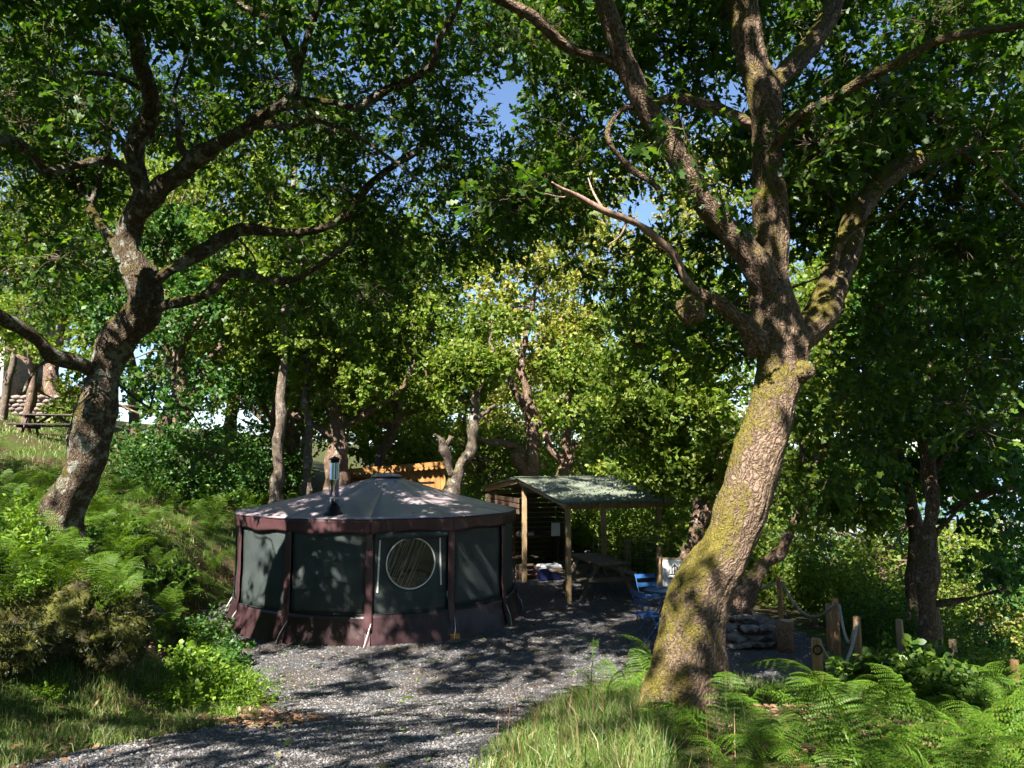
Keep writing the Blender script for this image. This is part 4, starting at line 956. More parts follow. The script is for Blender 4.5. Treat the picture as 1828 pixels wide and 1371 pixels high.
for j in range(1, 6):
    for i in range(48): a = 2 * math.pi * i / 48; V.append(panel_pt(WR * j / 5 * math.cos(a), WZ + WR * j / 5 * math.sin(a), 0.002))
for i in range(48): T.append((0, 1 + i, 1 + (i + 1) % 48))
for j in range(4):
    for i in range(48): T.append((1 + j * 48 + i, 1 + (j + 1) * 48 + i, 1 + (j + 1) * 48 + (i + 1) % 48, 1 + j * 48 + (i + 1) % 48))
m = MB(); m.add(V, T); m.build('pane', M['pane'], win, True)
m = MB(); m.tube([panel_pt(x, 1.665 + 0.006 * math.sin(x * 14), 0.062) for x in np.linspace(-0.56, 0.56, 16)], 0.055, 10); m.build('rolled_cover', M['green'], win, True)
for sx, z0, z1 in ((-0.50, 1.60, 0.80), (0.47, 1.62, 0.86)):
    m = MB(); P = [panel_pt(sx - 0.03 * (1 - (z - z1) / (z0 - z1)) * (1 if sx < 0 else -1), z, 0.02) for z in np.linspace(z0, z1, 10)]
    for a_, b_ in zip(P[:-1], P[1:]): m.bar(a_, b_, 0.024, 0.005, up=ydir(tc), bev=0)
    m.build('tie', M['white_cord'], win)
# inside: bed and curtain folds glimpsed through the pane
m = MB(); m.lathe([(0.05, 0.012), (YR - 0.1, 0.012), (YR - 0.1, 0.03), (0.05, 0.03)], seg=36); m.build('floor', M['plank'], yurt)
c = panel_pt(0.05, 0, -1.2)
m = MB(); m.box((c.x, c.y, 0.42), (1.9, 1.3, 0.5), Matrix.Rotation(YA, 3, 'Z'), 0.06); m.build('bed', M['teal_cloth'], yurt)
m = MB(); m.box((c.x + 0.1, c.y - 0.2, 0.76), (0.5, 0.34, 0.2), Matrix.Rotation(YA + 0.2, 3, 'Z'), 0.06); m.build('cushion', M['red_cloth'], yurt)
cur = [panel_pt(x, 1.62, -0.30 + 0.05 * math.sin(x * 60)) for x in np.linspace(-0.45, 0.45, 60)]
m = MB()
for i, p in enumerate(cur):
    if i % 3 == 0: m.tube([p, p + Vector((-0.18, 0.02, -0.5)), p + Vector((-0.34, 0.03, -0.85))], 0.0024, 4)
m.build('string_curtain', M['white_cord'], yurt)
m = MB(); m.lathe([(0.30, 0.0), (0.26, 0.035), (0.16, 0.06), (0.03, 0.07)], (APEX.x, APEX.y, APEX.z - 0.045), 24); m.build('crown_cap', M['roof_fabric'], yurt, True)
# eave piping
MB().tube([wallpt(2 * math.pi * i / 96, E0 + 0.004, 0.054) for i in range(97)], 0.012, 5, cap=False).build('eave_piping', M['maroon'], yurt, True)
# flue
fx, fy = -2.88 - YC.x, 12.56 - YC.y
flue = empty('flue', (fx, fy, 0)); flue.parent = yurt
MB().lathe([(0.076, 1.98), (0.076, 2.52), (0.079, 2.525), (0.079, 2.545), (0.076, 2.55), (0.076, 2.80), (0.072, 2.81)], seg=24).build('pipe', M['steel'], flue, True)
MB().lathe([(0.19, 1.955), (0.175, 1.985), (0.115, 2.02), (0.10, 2.10), (0.082, 2.12)], seg=24).build('flashing', M['black_metal'], flue, True)
m = MB(); m.lathe([(0.066, 2.80), (0.066, 2.845), (0.105, 2.85), (0.10, 2.86), (0.03, 2.90), (0.01, 2.91)], seg=20); m.build('cap', M['black_metal'], flue, True)
MB().lathe([(0.079, 2.22), (0.081, 2.225), (0.081, 2.245), (0.079, 2.25)], seg=24).build('collar', M['dull_steel'], flue, True)

# ------------------------------------------------------------------ timber shelter with corrugated roof
SO = Vector((1.12, 15.6, 0)); sa = math.atan2(0.83, 2.7)
shelter = empty('shelter', SO, sa); tag(shelter, 'open timber shelter with corrugated gable roof right of the yurt', 'shelter')
# local frame: +x along the ridge (right, slightly away), +y along the gable (away)
LX, GY_ = 2.02, 2.82
ZE, ZR, ZB = 1.90, 2.30, 1.98
def post(x, y, h, w=0.10): MB().box((x, y, h / 2 - 0.05), (w, w, h + 0.1), None, 0.006).build('post', M['post'], shelter)
post(0, 0, ZE); post(0, GY_, ZR - 0.05); post(LX, GY_, ZR - 0.05); post(0.0, 2 * GY_, ZB - 0.02); post(LX - 0.1, 2 * GY_ - 0.5, ZB - 0.0)
MB().tube([(LX, 0.02, -0.1), (LX + 0.01, 0.02, 0.9), (LX, 0.02, ZE - 0.01)], [0.07, 0.066, 0.062], 12).build('post', M['post'], shelter, True)
def beam(a, b, w=0.05, h=0.11): MB().bar(a, b, w, h).build('beam', M['post'], shelter)
beam((-0.10, -0.02, ZE + 0.02), (LX + 0.12, -0.02, ZE + 0.02)); beam((-0.10, GY_, ZR - 0.02), (LX + 0.12, GY_, ZR - 0.02)); beam((-0.10, 2 * GY_, ZB + 0.02), (LX + 0.12, 2 * GY_, ZB + 0.02))
for x in (-0.13, 0.62, 1.33, LX + 0.12):
    MB().bar((x, -0.20, ZE + 0.055), (x, GY_ - 0.03, ZR + 0.05), 0.045, 0.09).build('rafter', M['post'], shelter)
    MB().bar((x, 2 * GY_ + 0.2, ZB + 0.055), (x, GY_ + 0.03, ZR + 0.05), 0.045, 0.09).build('rafter', M['post'], shelter)
def corr(x0, x1, ya, za, yb, zb, nm):
    nu, nv = int((x1 - x0) / 0.0095), 6; V = []; T = []
    for j in range(nv + 1):
        for i in range(nu + 1):
            x = x0 + (x1 - x0) * i / nu; t = j / nv
            V.append((x, ya + (yb - ya) * t, za + (zb - za) * t + 0.024 * math.sin(2 * math.pi * x / 0.085)))
    for j in range(nv):
        for i in range(nu): a = j * (nu + 1) + i; T.append((a, a + 1, a + nu + 2, a + nu + 1))
    o = link_mesh('roof_sheet', np_mesh('roof_sheet', V, T, M['corr'], True), shelter)
    md = o.modifiers.new('thickness', 'SOLIDIFY'); md.thickness = 0.004; md.offset = 0
xs = [-0.22, 0.62, 1.42, LX + 0.20]
for i in range(3):
    corr(xs[i] - 0.02, xs[i + 1] + 0.02, -0.30, ZE + 0.10 + 0.005 * (i % 2), GY_ - 0.01, ZR + 0.125 + 0.005 * (i % 2), 'f')
    corr(xs[i] - 0.02, xs[i + 1] + 0.02, 2 * GY_ + 0.30, ZB + 0.10 + 0.005 * (i % 2), GY_ + 0.01, ZR + 0.125 + 0.005 * (i % 2), 'b')
MB().bar((-0.24, GY_, ZR + 0.155), (LX + 0.28, GY_, ZR + 0.155), 0.16, 0.012).build('ridge_cap', M['corr'], shelter)
for k in range(13):                                        # slatted rear wall and its return
    z = 0.30 + k * 0.132
    if z < ZB - 0.05:
        MB().box((0.80 + random.uniform(-.02, .02), 2 * GY_ - 0.07, z), (2.0, 0.022, 0.105), None, 0.003, 0.002).build('slat', M['plank'], shelter)
    if z < ZB - 0.35: MB().box((LX - 0.22, 2 * GY_ - 0.65, z + .02), (0.022, 1.0, 0.105), None, 0.003, 0.002).build('slat', M['plank'], shelter)
    MB().box((-0.07, 1.5 * GY_ + 0.1, z), (0.022, GY_ - 0.2, 0.105), None, 0.003, 0.002).build('slat', M['plank'], shelter) if z > 1.55 else None
def loc2w(x, y, z=0.0): return SO + Vector((x * math.cos(sa) - y * math.sin(sa), x * math.sin(sa) + y * math.cos(sa), z))
# kitchen bench inside, with box, crates and board
kt = empty('kitchen_bench', loc2w(0.85, 2 * GY_ - 0.42), sa); tag(kt, 'dark timber work bench along the slatted wall inside the shelter', 'work bench')
for j in range(3): MB().box((0, -0.2 + 0.2 * j, 0.86), (1.7, 0.19, 0.04), None, 0.004).build('plank', M['plank'], kt)
for sx in (-0.8, 0.8):
    for sy in (-0.24, 0.24): MB().box((sx, sy, 0.42), (0.06, 0.06, 0.84), None, 0.004).build('leg', M['plank'], kt)
MB().box((0, 0, 0.3), (1.6, 0.5, 0.03), None, 0.004).build('shelf', M['plank'], kt)
cb = empty('cool_box', at(980, 1016, 18.6) * 1, sa); cb.location.z = 0.02
tag(cb, 'blue cool box with white lid under the shelter', 'cool box')
MB().box((0, 0, 0.15), (0.50, 0.30, 0.28), None, 0.025).build('body', M['cool_blue'], cb)
MB().box((0, 0, 0.325), (0.53, 0.33, 0.07), None, 0.025).build('lid', M['white_plastic'], cb)
m = MB(); m.tube([(-0.26, 0, 0.22), (-0.28, -0.14, 0.29), (0, -0.19, 0.305), (0.28, -0.14, 0.29), (0.26, 0, 0.22)], 0.012, 6); m.build('handle', M['white_plastic'], cb, True)
p = at(992, 945, 20.2)
ob = empty('chopping_board', p, sa); tag(ob, 'pale board hung on the slatted wall above the bench', 'board')
MB().box((0, 0, 0), (0.24, 0.02, 0.34), None, 0.008).build('board', M['canvas_white'], ob); MB().cyl((0, -0.02, 0.2), (0, 0.03, 0.2), 0.02, 8).build('hook', M['black_metal'], ob)
for i, (px, dd, lab) in enumerate(((928, 20.2, 'small steel kettle on the shelter work bench nearest the yurt'), (948, 20.4, 'steel pan on the shelter work bench'))):
    k_ = at(px, 960, dd); k_.z = 0.885
    e = empty('cooking_pot', k_, sa + i); tag(e, lab, 'pot')
    MB().lathe([(0.06, 0), (0.085, 0.01), (0.085, 0.1), (0.05, 0.14 - 0.05 * i), (0.01, 0.15 - 0.05 * i)], seg=16).build('body', M['dull_steel'], e, True)
    MB().tube([(-0.07, 0, 0.1), (-0.05, 0, 0.2 - .07 * i), (0.05, 0, 0.2 - .07 * i), (0.07, 0, 0.1)], 0.008, 6).build('handle', M['black_metal'], e, True)
for i, (px, py, dd, mt, lab) in enumerate(((940, 1005, 18.8, 'plank', 'dark crate on the ground left of the cool box'), (1008, 1006, 19.4, 'table_wood', 'brown crate right of the cool box'))):
    p = at(px, py, dd); p.z = 0.02; e = empty('crate', p, sa + 0.1 * i); tag(e, lab, 'crate')
    for z in (0.06, 0.17, 0.28):
        for sy in (-0.16, 0.16): MB().box((0, sy, z), (0.44, 0.016, 0.085), None, 0.002).build('slat', M[mt], e)
        for sx in (-0.214, 0.214): MB().box((sx, 0, z), (0.016, 0.304, 0.085), None, 0.002).build('slat', M[mt], e)
    MB().box((0, 0, 0.012), (0.41, 0.30, 0.016)).build('bottom', M[mt], e)

# ------------------------------------------------------------------ picnic tables
def picnic(loc, rz, label, mat, L=1.75):
    t = empty('picnic_table', loc, rz); tag(t, label, 'picnic table', 'picnic tables')
    for j in range(5): MB().box((random.uniform(-.008, .008), -0.29 + 0.145 * j, 0.735), (L, 0.135, 0.038), None, 0.005).build('tabletop_plank', mat, t)
    for s in (-1, 1):
        for j in range(2): MB().box((0, s * (0.61 + 0.14 * j), 0.435), (L, 0.13, 0.038), None, 0.005).build('seat_plank', mat, t)
        x = s * (L / 2 - 0.32)
        for q in (-1, 1): MB().bar((x, q * 0.62, -0.02), (x, q * 0.20, 0.715), 0.045, 0.09, up=(0, 1, 0.5)).build('leg', mat, t)
        MB().box((x + 0.046 * s, 0, 0.385), (0.042, 1.46, 0.09), None, 0.005).build('seat_rail', mat, t)
        MB().box((x + 0.046 * s, 0, 0.68), (0.042, 0.70, 0.075), None, 0.005).build('top_rail', mat, t)
    MB().bar((-(L / 2 - 0.36), 0, 0.40), (-0.1, 0, 0.70), 0.04, 0.07).build('brace', mat, t); MB().bar(((L / 2 - 0.36), 0, 0.40), (0.1, 0, 0.70), 0.04, 0.07).build('brace', mat, t)
    return t
c = loc2w(1.05, 0.95); picnic((c.x - 0.02, c.y, 0.0), sa + math.pi / 2, 'weathered wooden picnic table under the shelter roof', M['table_wood'])
p = at(94, 778, 23); picnic((p.x, p.y, gz(p.x, p.y) + 0.02), 0.15, 'dark picnic table on the grass at far left', M['table_dark'], 1.9)

# ------------------------------------------------------------------ wooden cabin with scalloped fascia
CY = 21.4; ca = R(4)
cp = at(704, 860, CY); cz0 = gz(cp.x, CY)
cab = empty('cabin', (cp.x, CY, 0.0), ca); tag(cab, 'orange wooden cabin with scalloped roof trim behind the yurt', 'cabin')
CWd = 2.98; zl, zr = 2.56, 2.79
def ztop(x): return zl + (zr - zl) * (x + CWd / 2) / CWd
x = -CWd / 2 + 0.06
while x < CWd / 2 - 0.16:                                    # right half: upright boards; left half: level slats
    if x > -0.05: MB().box((x + 0.07, 0, ztop(x) / 2 - 0.1), (0.135, 0.024, ztop(x) - 0.02), None, 0.004).build('board', M['larch'], cab)
    x += 0.142
for k in range(16):
    MB().box((-CWd / 4 - 0.04, 0.0, 0.15 + k * 0.15), (CWd / 2 - 0.06, 0.024, 0.11), None, 0.004).build('slat', M['larch_h'], cab)
MB().box((-CWd / 4, 0.10, 1.1), (CWd / 2, 0.02, 2.6)).build('backing', M['plank'], cab)
for x in (-CWd / 2, CWd / 2): MB().box((x, 1.0, 1.15), (0.03, 2.0, 2.6), None, 0.003).build('side_wall', M['larch'], cab)
MB().box((0, 2.0, 1.15), (CWd, 0.03, 2.5), None, 0.003).build('rear_wall', M['larch'], cab)
# roof deck
m = MB(); m.bar((-CWd / 2 - 0.06, 0.95, ztop(-CWd / 2) + 0.0), (CWd / 2 + 0.06, 0.95, ztop(CWd / 2) + 0.0), 2.25, 0.05); m.build('roof', M['plank'], cab)
for (xa, xb) in ((-CWd / 2 - 0.08, -0.10), (-0.09, CWd / 2 + 0.06)):
    fb = MB().bar((xa, -0.20, ztop(xa) - 0.03), (xb, -0.20, ztop(xb) - 0.03), 0.022, 0.12).build('fascia', M['larch_h'], cab)
    n = int((xb - xa) / 0.148)
    for i in range(n):
        xc = xa + (i + 0.5) * (xb - xa) / n; zc = ztop(xc) - 0.092; rr = (xb - xa) / n * 0.46
        V = [(xc + rr * math.cos(a), yy, zc - rr * 1.15 * math.sin(a)) for yy in (-0.212, -0.19) for a in [math.pi * q / 8 for q in range(9)]]
        T = [tuple(range(8, -1, -1)), tuple(range(9, 18))] + [(q, q + 1, q + 10, q + 9) for q in range(8)]
        mm = MB(); mm.add(V, T); mm.build('scallop', M['larch_h'], fb)
MB().bar((0.62, -0.03, 2.22), (1.10, -0.03, 2.24), 0.012, 0.04).build('hinge', M['black_metal'], cab)
MB().box((0.60, -0.02, 1.2), (0.035, 0.02, 2.2)).build('door_edge', M['plank'], cab)
fl = at(678, 830, 22.4) - cab.location
MB().lathe([(0.07, 2.4), (0.07, 2.93), (0.085, 2.94), (0.085, 2.97), (0.02, 2.99)], (fl.x, fl.y, 0), 14).build('flue', M['dull_steel'], cab, True)
MB().box((0, 1.0, -0.05), (CWd + .1, 2.2, 0.3)).build('base', M['plank'], cab)

# ------------------------------------------------------------------ blue bistro set
def bchair(loc, rz, label):
    c = empty('folding_chair', loc, rz); tag(c, label, 'chair', 'blue folding chairs')
    for s in (-1, 1):
        MB().tube([(s * 0.185, 0.20, 0), (s * 0.185, -0.02, 0.40), (s * 0.185, -0.20, 0.83)], 0.010, 6).build('back_leg', M['blue_paint'], c, True)
        MB().tube([(s * 0.165, -0.24, 0), (s * 0.165, 0.0, 0.25), (s * 0.165, 0.18, 0.45)], 0.010, 6).build('front_leg', M['blue_paint'], c, True)
    for k in range(5): MB().box((0, -0.14 + 0.08 * k, 0.455), (0.40, 0.065, 0.014), None, 0.003).build('seat_slat', M['blue_paint'], c)
    for (z, y) in ((0.64, -0.118), (0.78, -0.178)): MB().box((0, y, z), (0.40, 0.016, 0.075), Matrix.Rotation(R(22), 3, 'X'), 0.004).build('back_slat', M['blue_paint'], c)
    MB().cyl((-0.185, 0.14, 0.12), (0.185, 0.14, 0.12), 0.007, 6).build('stretcher', M['blue_paint'], c, True)
    return c
bt = empty('bistro_table', (2.47, 12.85, 0.02)); tag(bt, 'small round blue metal table beside the leaning oak trunk', 'table')
m = MB(); m.lathe([(0.02, 0.695), (0.29, 0.695), (0.30, 0.70), (0.30, 0.715), (0.285, 0.722), (0.27, 0.716), (0.02, 0.716)], seg=32); m.build('tabletop', M['blue_paint'], bt, True)
for k in range(4):
    a = k * math.pi / 2 + 0.5; MB().tube([(0.27 * math.cos(a), 0.27 * math.sin(a), 0), (0.05 * math.cos(a + .4), 0.05 * math.sin(a + .4), 0.38), (0.22 * math.cos(a + .7), 0.22 * math.sin(a + .7), 0.695)], 0.010, 6).build('leg', M['blue_paint'], bt, True)
bchair((2.10, 12.20, 0.02), R(-65), 'blue folding chair nearest the viewer beside the round blue table')
bchair((2.42, 13.75, 0.02), R(200), 'blue folding chair behind the round blue table')
# deckchair with printed canvas
dk = empty('deck_chair', Vector((at(1204, 1000, 14.3).x, 14.3, 0.02)), R(-12)); tag(dk, 'white canvas deckchair with dark emblem behind the blue table', 'deckchair')
for s in (-1, 1):
    MB().bar((s * 0.27, -0.55, 0.02), (s * 0.27, 0.42, 0.98), 0.03, 0.045).build('back_rail', M['post'], dk)
    MB().bar((s * 0.23, 0.50, 0.02), (s * 0.23, -0.45, 0.50), 0.03, 0.045).build('seat_rail', M['post'], dk)
MB().cyl((-0.28, 0.42, 0.98), (0.28, 0.42, 0.98), 0.018, 8).build('top_bar', M['post'], dk, True)
MB().cyl((-0.24, -0.45, 0.50), (0.24, -0.45, 0.50), 0.018, 8).build('front_bar', M['post'], dk, True)
cv = catmull([(0.43, 0.985), (0.27, 0.72), (0.10, 0.42), (-0.12, 0.30), (-0.45, 0.505)], 4)
def sling(u, v):
    k = v * (len(cv) - 1); i = min(int(k), len(cv) - 2); t = k - i; p = cv[i] * (1 - t) + cv[i + 1] * t
    return Vector(((u - 0.5) * 0.44, p[0], p[1] + 0.01))
grid_part('canvas', M['canvas_white'], sling, 4, 16, dk, True, 0.004)
def onsling(x, v): p = sling(x / 0.44 + 0.5, v); return p + Vector((0, -0.010, 0.006))
m = MB()
for (x0, v0, x1, v1) in ((0, 0.10, 0, 0.26), (-0.05, 0.15, -0.05, 0.26), (0.05, 0.15, 0.05, 0.26), (-0.05, 0.17, 0, 0.12), (0.05, 0.17, 0, 0.12), (-0.10, 0.19, -0.10, 0.25), (0.10, 0.19, 0.10, 0.25), (-0.12, 0.265, 0.12, 0.265)):
    m.bar(onsling(x0, v0), onsling(x1, v1), 0.02, 0.003, up=(0, -0.8, 0.5), bev=0)
m.build('emblem', M['print_dark'], dk)
MB().bar(onsling(-0.13, 0.32), onsling(0.13, 0.32), 0.02, 0.003, up=(0, -0.8, 0.5), bev=0).build('print_line', M['print_red'], dk)

# ------------------------------------------------------------------ fire ring stones, log seat
rs = random.Random(8); k = 0
def stone(x, y, z, s, lab, seed, flat):
    o = lump('stone', (x, y, z), s, M['stone'], None, seed, flat, 0.5, 1); o.rotation_euler = (rs.uniform(-.25, .25), rs.uniform(-.25, .25), rs.uniform(0, 6.3))
    o.data.polygons.foreach_set('use_smooth', np.zeros(len(o.data.polygons), dtype=bool))
    tag(o, lab, 'stone', 'stones of the slate fire ring'); return o
fcx, fcy = 3.62, 12.45
for lay in range(3):
    ring_ = []
    for q in range(13 - lay * 2):
        a = 6.283 * q / (13 - lay * 2) + lay * 0.25; rr = 0.52 - 0.04 * lay
        ring_.append(stone(fcx + rr * math.cos(a) * 1.05, fcy + rr * math.sin(a), 0.07 + lay * 0.115, rs.uniform(0.13, 0.19), ['flat slate stone at the foot of the fire ring by the log', 'flat slate stone in the middle course of the fire ring', 'flat slate stone on top of the fire ring'][lay], q + lay * 20, (1.3, 0.95, 0.36)))
    from_left(ring_, ['flat slate stone at the foot of the fire ring', 'flat slate stone in the middle course of the fire ring', 'flat slate stone on top of the fire ring'][lay])
lg = empty('log_seat', (4.06, 11.75, 0.01)); tag(lg, 'upright cut log standing right of the slate fire ring', 'log')
m = MB(); m.tube([(0.01, 0, -0.04), (0, 0, 0.15), (-0.01, 0, 0.3), (0.012, 0, 0.455)], [0.125, 0.118, 0.116, 0.122], 20, disp=lambda q, r, L, a: 0.006 * noise.noise(q * 9)); m.build('bark', M['log_bark'], lg, True)
m = MB(); m.lathe([(0.112, 0.456), (0.112, 0.462), (0.05, 0.464), (0.01, 0.464)], (0.012, 0, 0), 20); m.build('cut_end', M['log_end'], lg)

# ------------------------------------------------------------------ rope fence on posts
def fpost(px, ptop, dd, label, r=0.046, mat='post_orange', grp='rope fence posts', below=0.5, ring=False):
    t = at(px, ptop, dd); z0 = gz(t.x, t.y)
    e = empty('fence_post', (t.x, t.y, z0)); tag(e, label, 'fence post', grp)
    h = t.z - z0
    m = MB(); m.tube([(0, 0, -below), (0.005, 0, h * 0.5), (0, 0, h - 0.012), (0, 0, h)], [r, r * 0.98, r * 0.97, r * 0.85], 14, disp=lambda q, r_, L, a: 0.004 * noise.noise(q * 7 + Vector((px, 0, 0)))); m.build('shaft', M[mat], e, True)
    if ring:
        mm = MB(); c_ = Vector((-0.015, -r - 0.008, h - 0.10)); mm.tube([c_ + Vector((0.045 * math.cos(a), -0.004, 0.045 * math.sin(a))) for a in [6.2832 * q / 18 for q in range(19)]], 0.009, 6, cap=False); mm.build('ring_bolt', M['black_metal'], e, True)
    return Vector((t.x, t.y, t.z))
pA = fpost(1391, 1030, 13.4, 'rope fence post just behind the upright log')
pB = fpost(1490, 1068, 11.2, 'rope fence post where two ropes meet right of the log', 0.05)
pB2 = fpost(1478, 1078, 12.0, 'fence post half hidden behind the post where the ropes meet')
pC = fpost(1529, 1100, 9.9, 'rope fence post at the low right end of the ropes')
pD = fpost(1457, 1140, 8.3, 'bright rope fence post with a black ring bolt', 0.052, ring=True)
fpost(1605, 1106, 11.0, 'dark fence post between the rope fence and the straight oak', 0.05, 'post', 'fence posts down the slope')
fpost(1700, 1141, 10.2, 'fence post just right of the straight oak', 0.05, 'post', 'fence posts down the slope')
fpost(1810, 1178, 9.0, 'fence post at the right edge of the photograph', 0.05, 'post_orange', 'fence posts down the slope')
fpost(1121, 960, 19.5, 'short fence post seen under the shelter roof', 0.07, 'post', 'fence posts down the slope')
def rope(a, b, sag, label, r=0.021):
    a = Vector(a); b = Vector(b)
    P = [a.lerp(b, t) - Vector((0, 0, sag * 4 * t * (1 - t))) for t in np.linspace(0, 1, 26)]
    e = MB().tube(P, r, 8, uvscale=1.0).build('rope', M['rope'], None, True); tag(e, label, 'rope', 'fence ropes')
rope(pA + Vector((0.03, -0.05, -0.08)), pB + Vector((-0.04, -0.05, -0.08)), 0.34, 'thick pale rope hanging from the post behind the log')
rope(pB + Vector((0.03, -0.07, -0.08)), pC + Vector((0, 0.05, -0.1)), 0.36, 'thick pale rope falling towards the low right post')
rope(pC + Vector((-0.02, -0.06, -0.06)), pD + Vector((0.05, 0.03, -0.05)), 0.40, 'thick pale rope looping to the post with the ring bolt')
rope(pA + Vector((-0.04, 0, -0.1)), at(1300, 1052, 14.2), 0.06, 'taut rope running behind the oak trunk to the log post')
# square wire fence under the shelter's far side
wf = empty('wire_fence', (0, 0, 0)); tag(wf, 'square wire mesh fence beyond the picnic table', 'wire fence')
a0 = at(1060, 1000, 19.6); a1 = at(1185, 1000, 18.6); a0.z = a1.z = 0; m = MB()
for k in range(8): z = 0.1 + 0.13 * k; m.tube([a0 + Vector((0, 0, z)), a1 + Vector((0, 0, z))], 0.004, 4)
for k in range(14): q = a0.lerp(a1, k / 13); m.tube([q + Vector((0, 0, 0.02)), q + Vector((0, 0, 1.03))], 0.004, 4)
m.build('mesh_panel', M['dull_steel'], wf)

# ------------------------------------------------------------------ far left: stone house, wall, fallen log
hp = at(-60, 745, 31); hz = gz(hp.x, 31)
hz += 0.6; hs = empty('stone_house', (hp.x, 32.5, hz)); tag(hs, 'white stone house at the far left edge', 'house')
MB().box((-1.2, 0, 1.5), (5.4, 3.4, 4.0), None, 0.02).build('wall', M['white_stone'], hs)
m = MB(); m.add([(-4.1, -2, 3.45), (1.7, -2, 3.45), (1.7, 0, 5.2), (-4.1, 0, 5.2), (-4.1, 2, 3.45), (1.7, 2, 3.45)], [(0, 1, 2, 3), (3, 2, 5, 4)]); rf = m.build('roof', M['slate_roof'], hs)
md = rf.modifiers.new('thickness', 'SOLIDIFY'); md.thickness = 0.12
MB().box((-1.5, -1.72, 1.6), (0.9, 0.06, 1.1), None, 0.01).build('window', M['black_metal'], hs)
rw = random.Random(4)
dw = empty('stone_wall', at(62, 745, 30)); dw.location.z = gz(dw.location.x, 30); tag(dw, 'low dark dry stone wall behind the far picnic table', 'wall')
sm_ = [lump('stone', (0, 0, 0), 0.16, M['stone'], None, 50 + q, (1.3, 0.9, 0.6), 0.3, 1).data for q in range(3)]
for o_ in [o_ for o_ in bpy.data.objects if o_.data in sm_]: bpy.data.objects.remove(o_)
for row in range(6):
    for q in range(14): link_mesh('stone', sm_[rw.randrange(3)], dw, (-1.9 + q * 0.33 + (row % 2) * 0.15, rw.uniform(-.04, .04), 0.08 + row * 0.16), (0, 0, rw.uniform(-.3, .3)), rw.uniform(0.9, 1.15))
def ground_log(pa, pb, r, label, mat='deadwood'):
    a = Vector((pa[0], pa[1], gz(*pa) + r * .8)); b = Vector((pb[0], pb[1], gz(*pb) + r * .8))
    o_ = MB().tube(catmull([tuple(a), tuple(a.lerp(b, .5) + Vector((0, 0, .04))), tuple(b)], 5).tolist(), r, 12, disp=bark_disp(3, .3)).build('fallen_log', M[mat], None, True); tag(o_, label, 'log')
ground_log((-6.2, 11.4), (-4.9, 10.9), 0.12, 'fallen brown log lying in the ferns right of the left oak', 'oak_left')

# ------------------------------------------------------------------ grass, leaf litter
def blades(name, X, Y, h, w, mat, label, cat, seed, lean=0.35, zoff=0.0):
    r = np.random.default_rng(seed); n = len(X); Z = terrain(X, Y) + zoff - 0.01
    a = r.uniform(0, 6.283, n); H = h * r.uniform(0.45, 1.15, n) if np.isscalar(h) else h * r.uniform(0.5, 1.15, n)
    ln = r.uniform(0.1, 1.0, n) * lean; fa = r.uniform(0, 6.283, n); W = w * r.uniform(0.6, 1.3, n)
    side = np.stack([np.cos(fa), np.sin(fa), 0 * a], -1) * W[:, None]; ld = np.stack([np.cos(a), np.sin(a), 0 * a], -1)
    P0 = np.stack([X, Y, Z], -1); up = np.array([0, 0, 1.0])
    P1 = P0 + up * (H * 0.55)[:, None] + ld * (H * ln * 0.25)[:, None]; P2 = P0 + up * (H * (1 - 0.35 * ln))[:, None] + ld * (H * ln)[:, None]
    V = np.stack([P0 - side, P0 + side, P1 - side * .75, P1 + side * .75, P2], 1)
    T = np.array([(0, 1, 3), (0, 3, 2), (2, 3, 4)])[None] + (np.arange(n) * 5)[:, None, None]
    o = link_mesh(name, np_mesh(name, V.reshape(-1, 3), T.reshape(-1, 3), mat)); tag(o, label, cat, kind='stuff'); return o
VERGE_R = [(-0.45, 3.0), (-0.35, 4.2), (-0.1, 5.6), (0.2, 7.0), (0.8, 8.3), (2.0, 9.0), (3.0, 8.6), (2.6, 7.4), (1.5, 6.6), (1.1, 5.4), (0.85, 4.6), (0.75, 3.0)]
X, Y = scatter(60000, VERGE_R, lambda x, y: np.clip(0.35 + 0.65 * sm((x + 0.4) / 0.6), 0, 1) * np.where(x > 1.4, 0.45, 1), 61)
hgt = 0.10 + 0.22 * sm((X + 0.35) / 1.1)
blades('grass', X, Y, hgt, 0.0032, M['grass'], 'tall sunlit grass on the verge in front of the leaning oak', 'grass', 62, 0.7)
VERGE_L = [(-3.2, 3.4), (-2.65, 5.5), (-2.25, 7.2), (-2.7, 8.3), (-3.6, 8.9), (-4.0, 7.6), (-4.6, 5.6), (-4.8, 3.4)]
X, Y = scatter(42000, VERGE_L, lambda x, y: np.clip(0.25 + 0.75 * np.sin(x * 3.1 + y * 2.3) ** 2, 0, 1), 63)
blades('grass', X, Y, 0.085 + 0.07 * np.sin(X * 2.0 + Y * 3) ** 2, 0.003, M['grass'], 'short trampled grass along the left edge of the track', 'grass', 64, 0.9)
X, Y = scatter(16000, [(-24, 20), (-11.5, 20), (-11, 23), (-13, 33), (-26, 33)], lambda x, y: 1 + 0 * x, 65)
blades('grass', X, Y, 0.13, 0.010, M['grass'], 'sunny lawn around the far picnic table', 'grass', 66, 0.6)
X, Y = scatter(9000, [(2.5, 3.5), (6, 3.5), (6.5, 9), (5, 11), (4.4, 9.8), (3.2, 9.0)], lambda x, y: 0.7 + 0 * x, 67)
blades('grass', X, Y, 0.16, 0.004, M['grass'], 'thin grass between the ferns near the fence posts', 'grass', 68, 0.9)
X, Y = scatter(15000, [(-4.4, 9.6), (-5.0, 12), (-5.9, 15), (-6.2, 19), (-12.5, 21), (-12, 13), (-7.5, 9.6)], lambda x, y: 0.3 + 0.7 * np.sin(x * 1.9 + y * 1.3) ** 2, 82)
blades('grass', X, Y, 0.20, 0.0065, M['grass'], 'rough grass on the slope left of the yurt', 'grass', 83, 0.9)
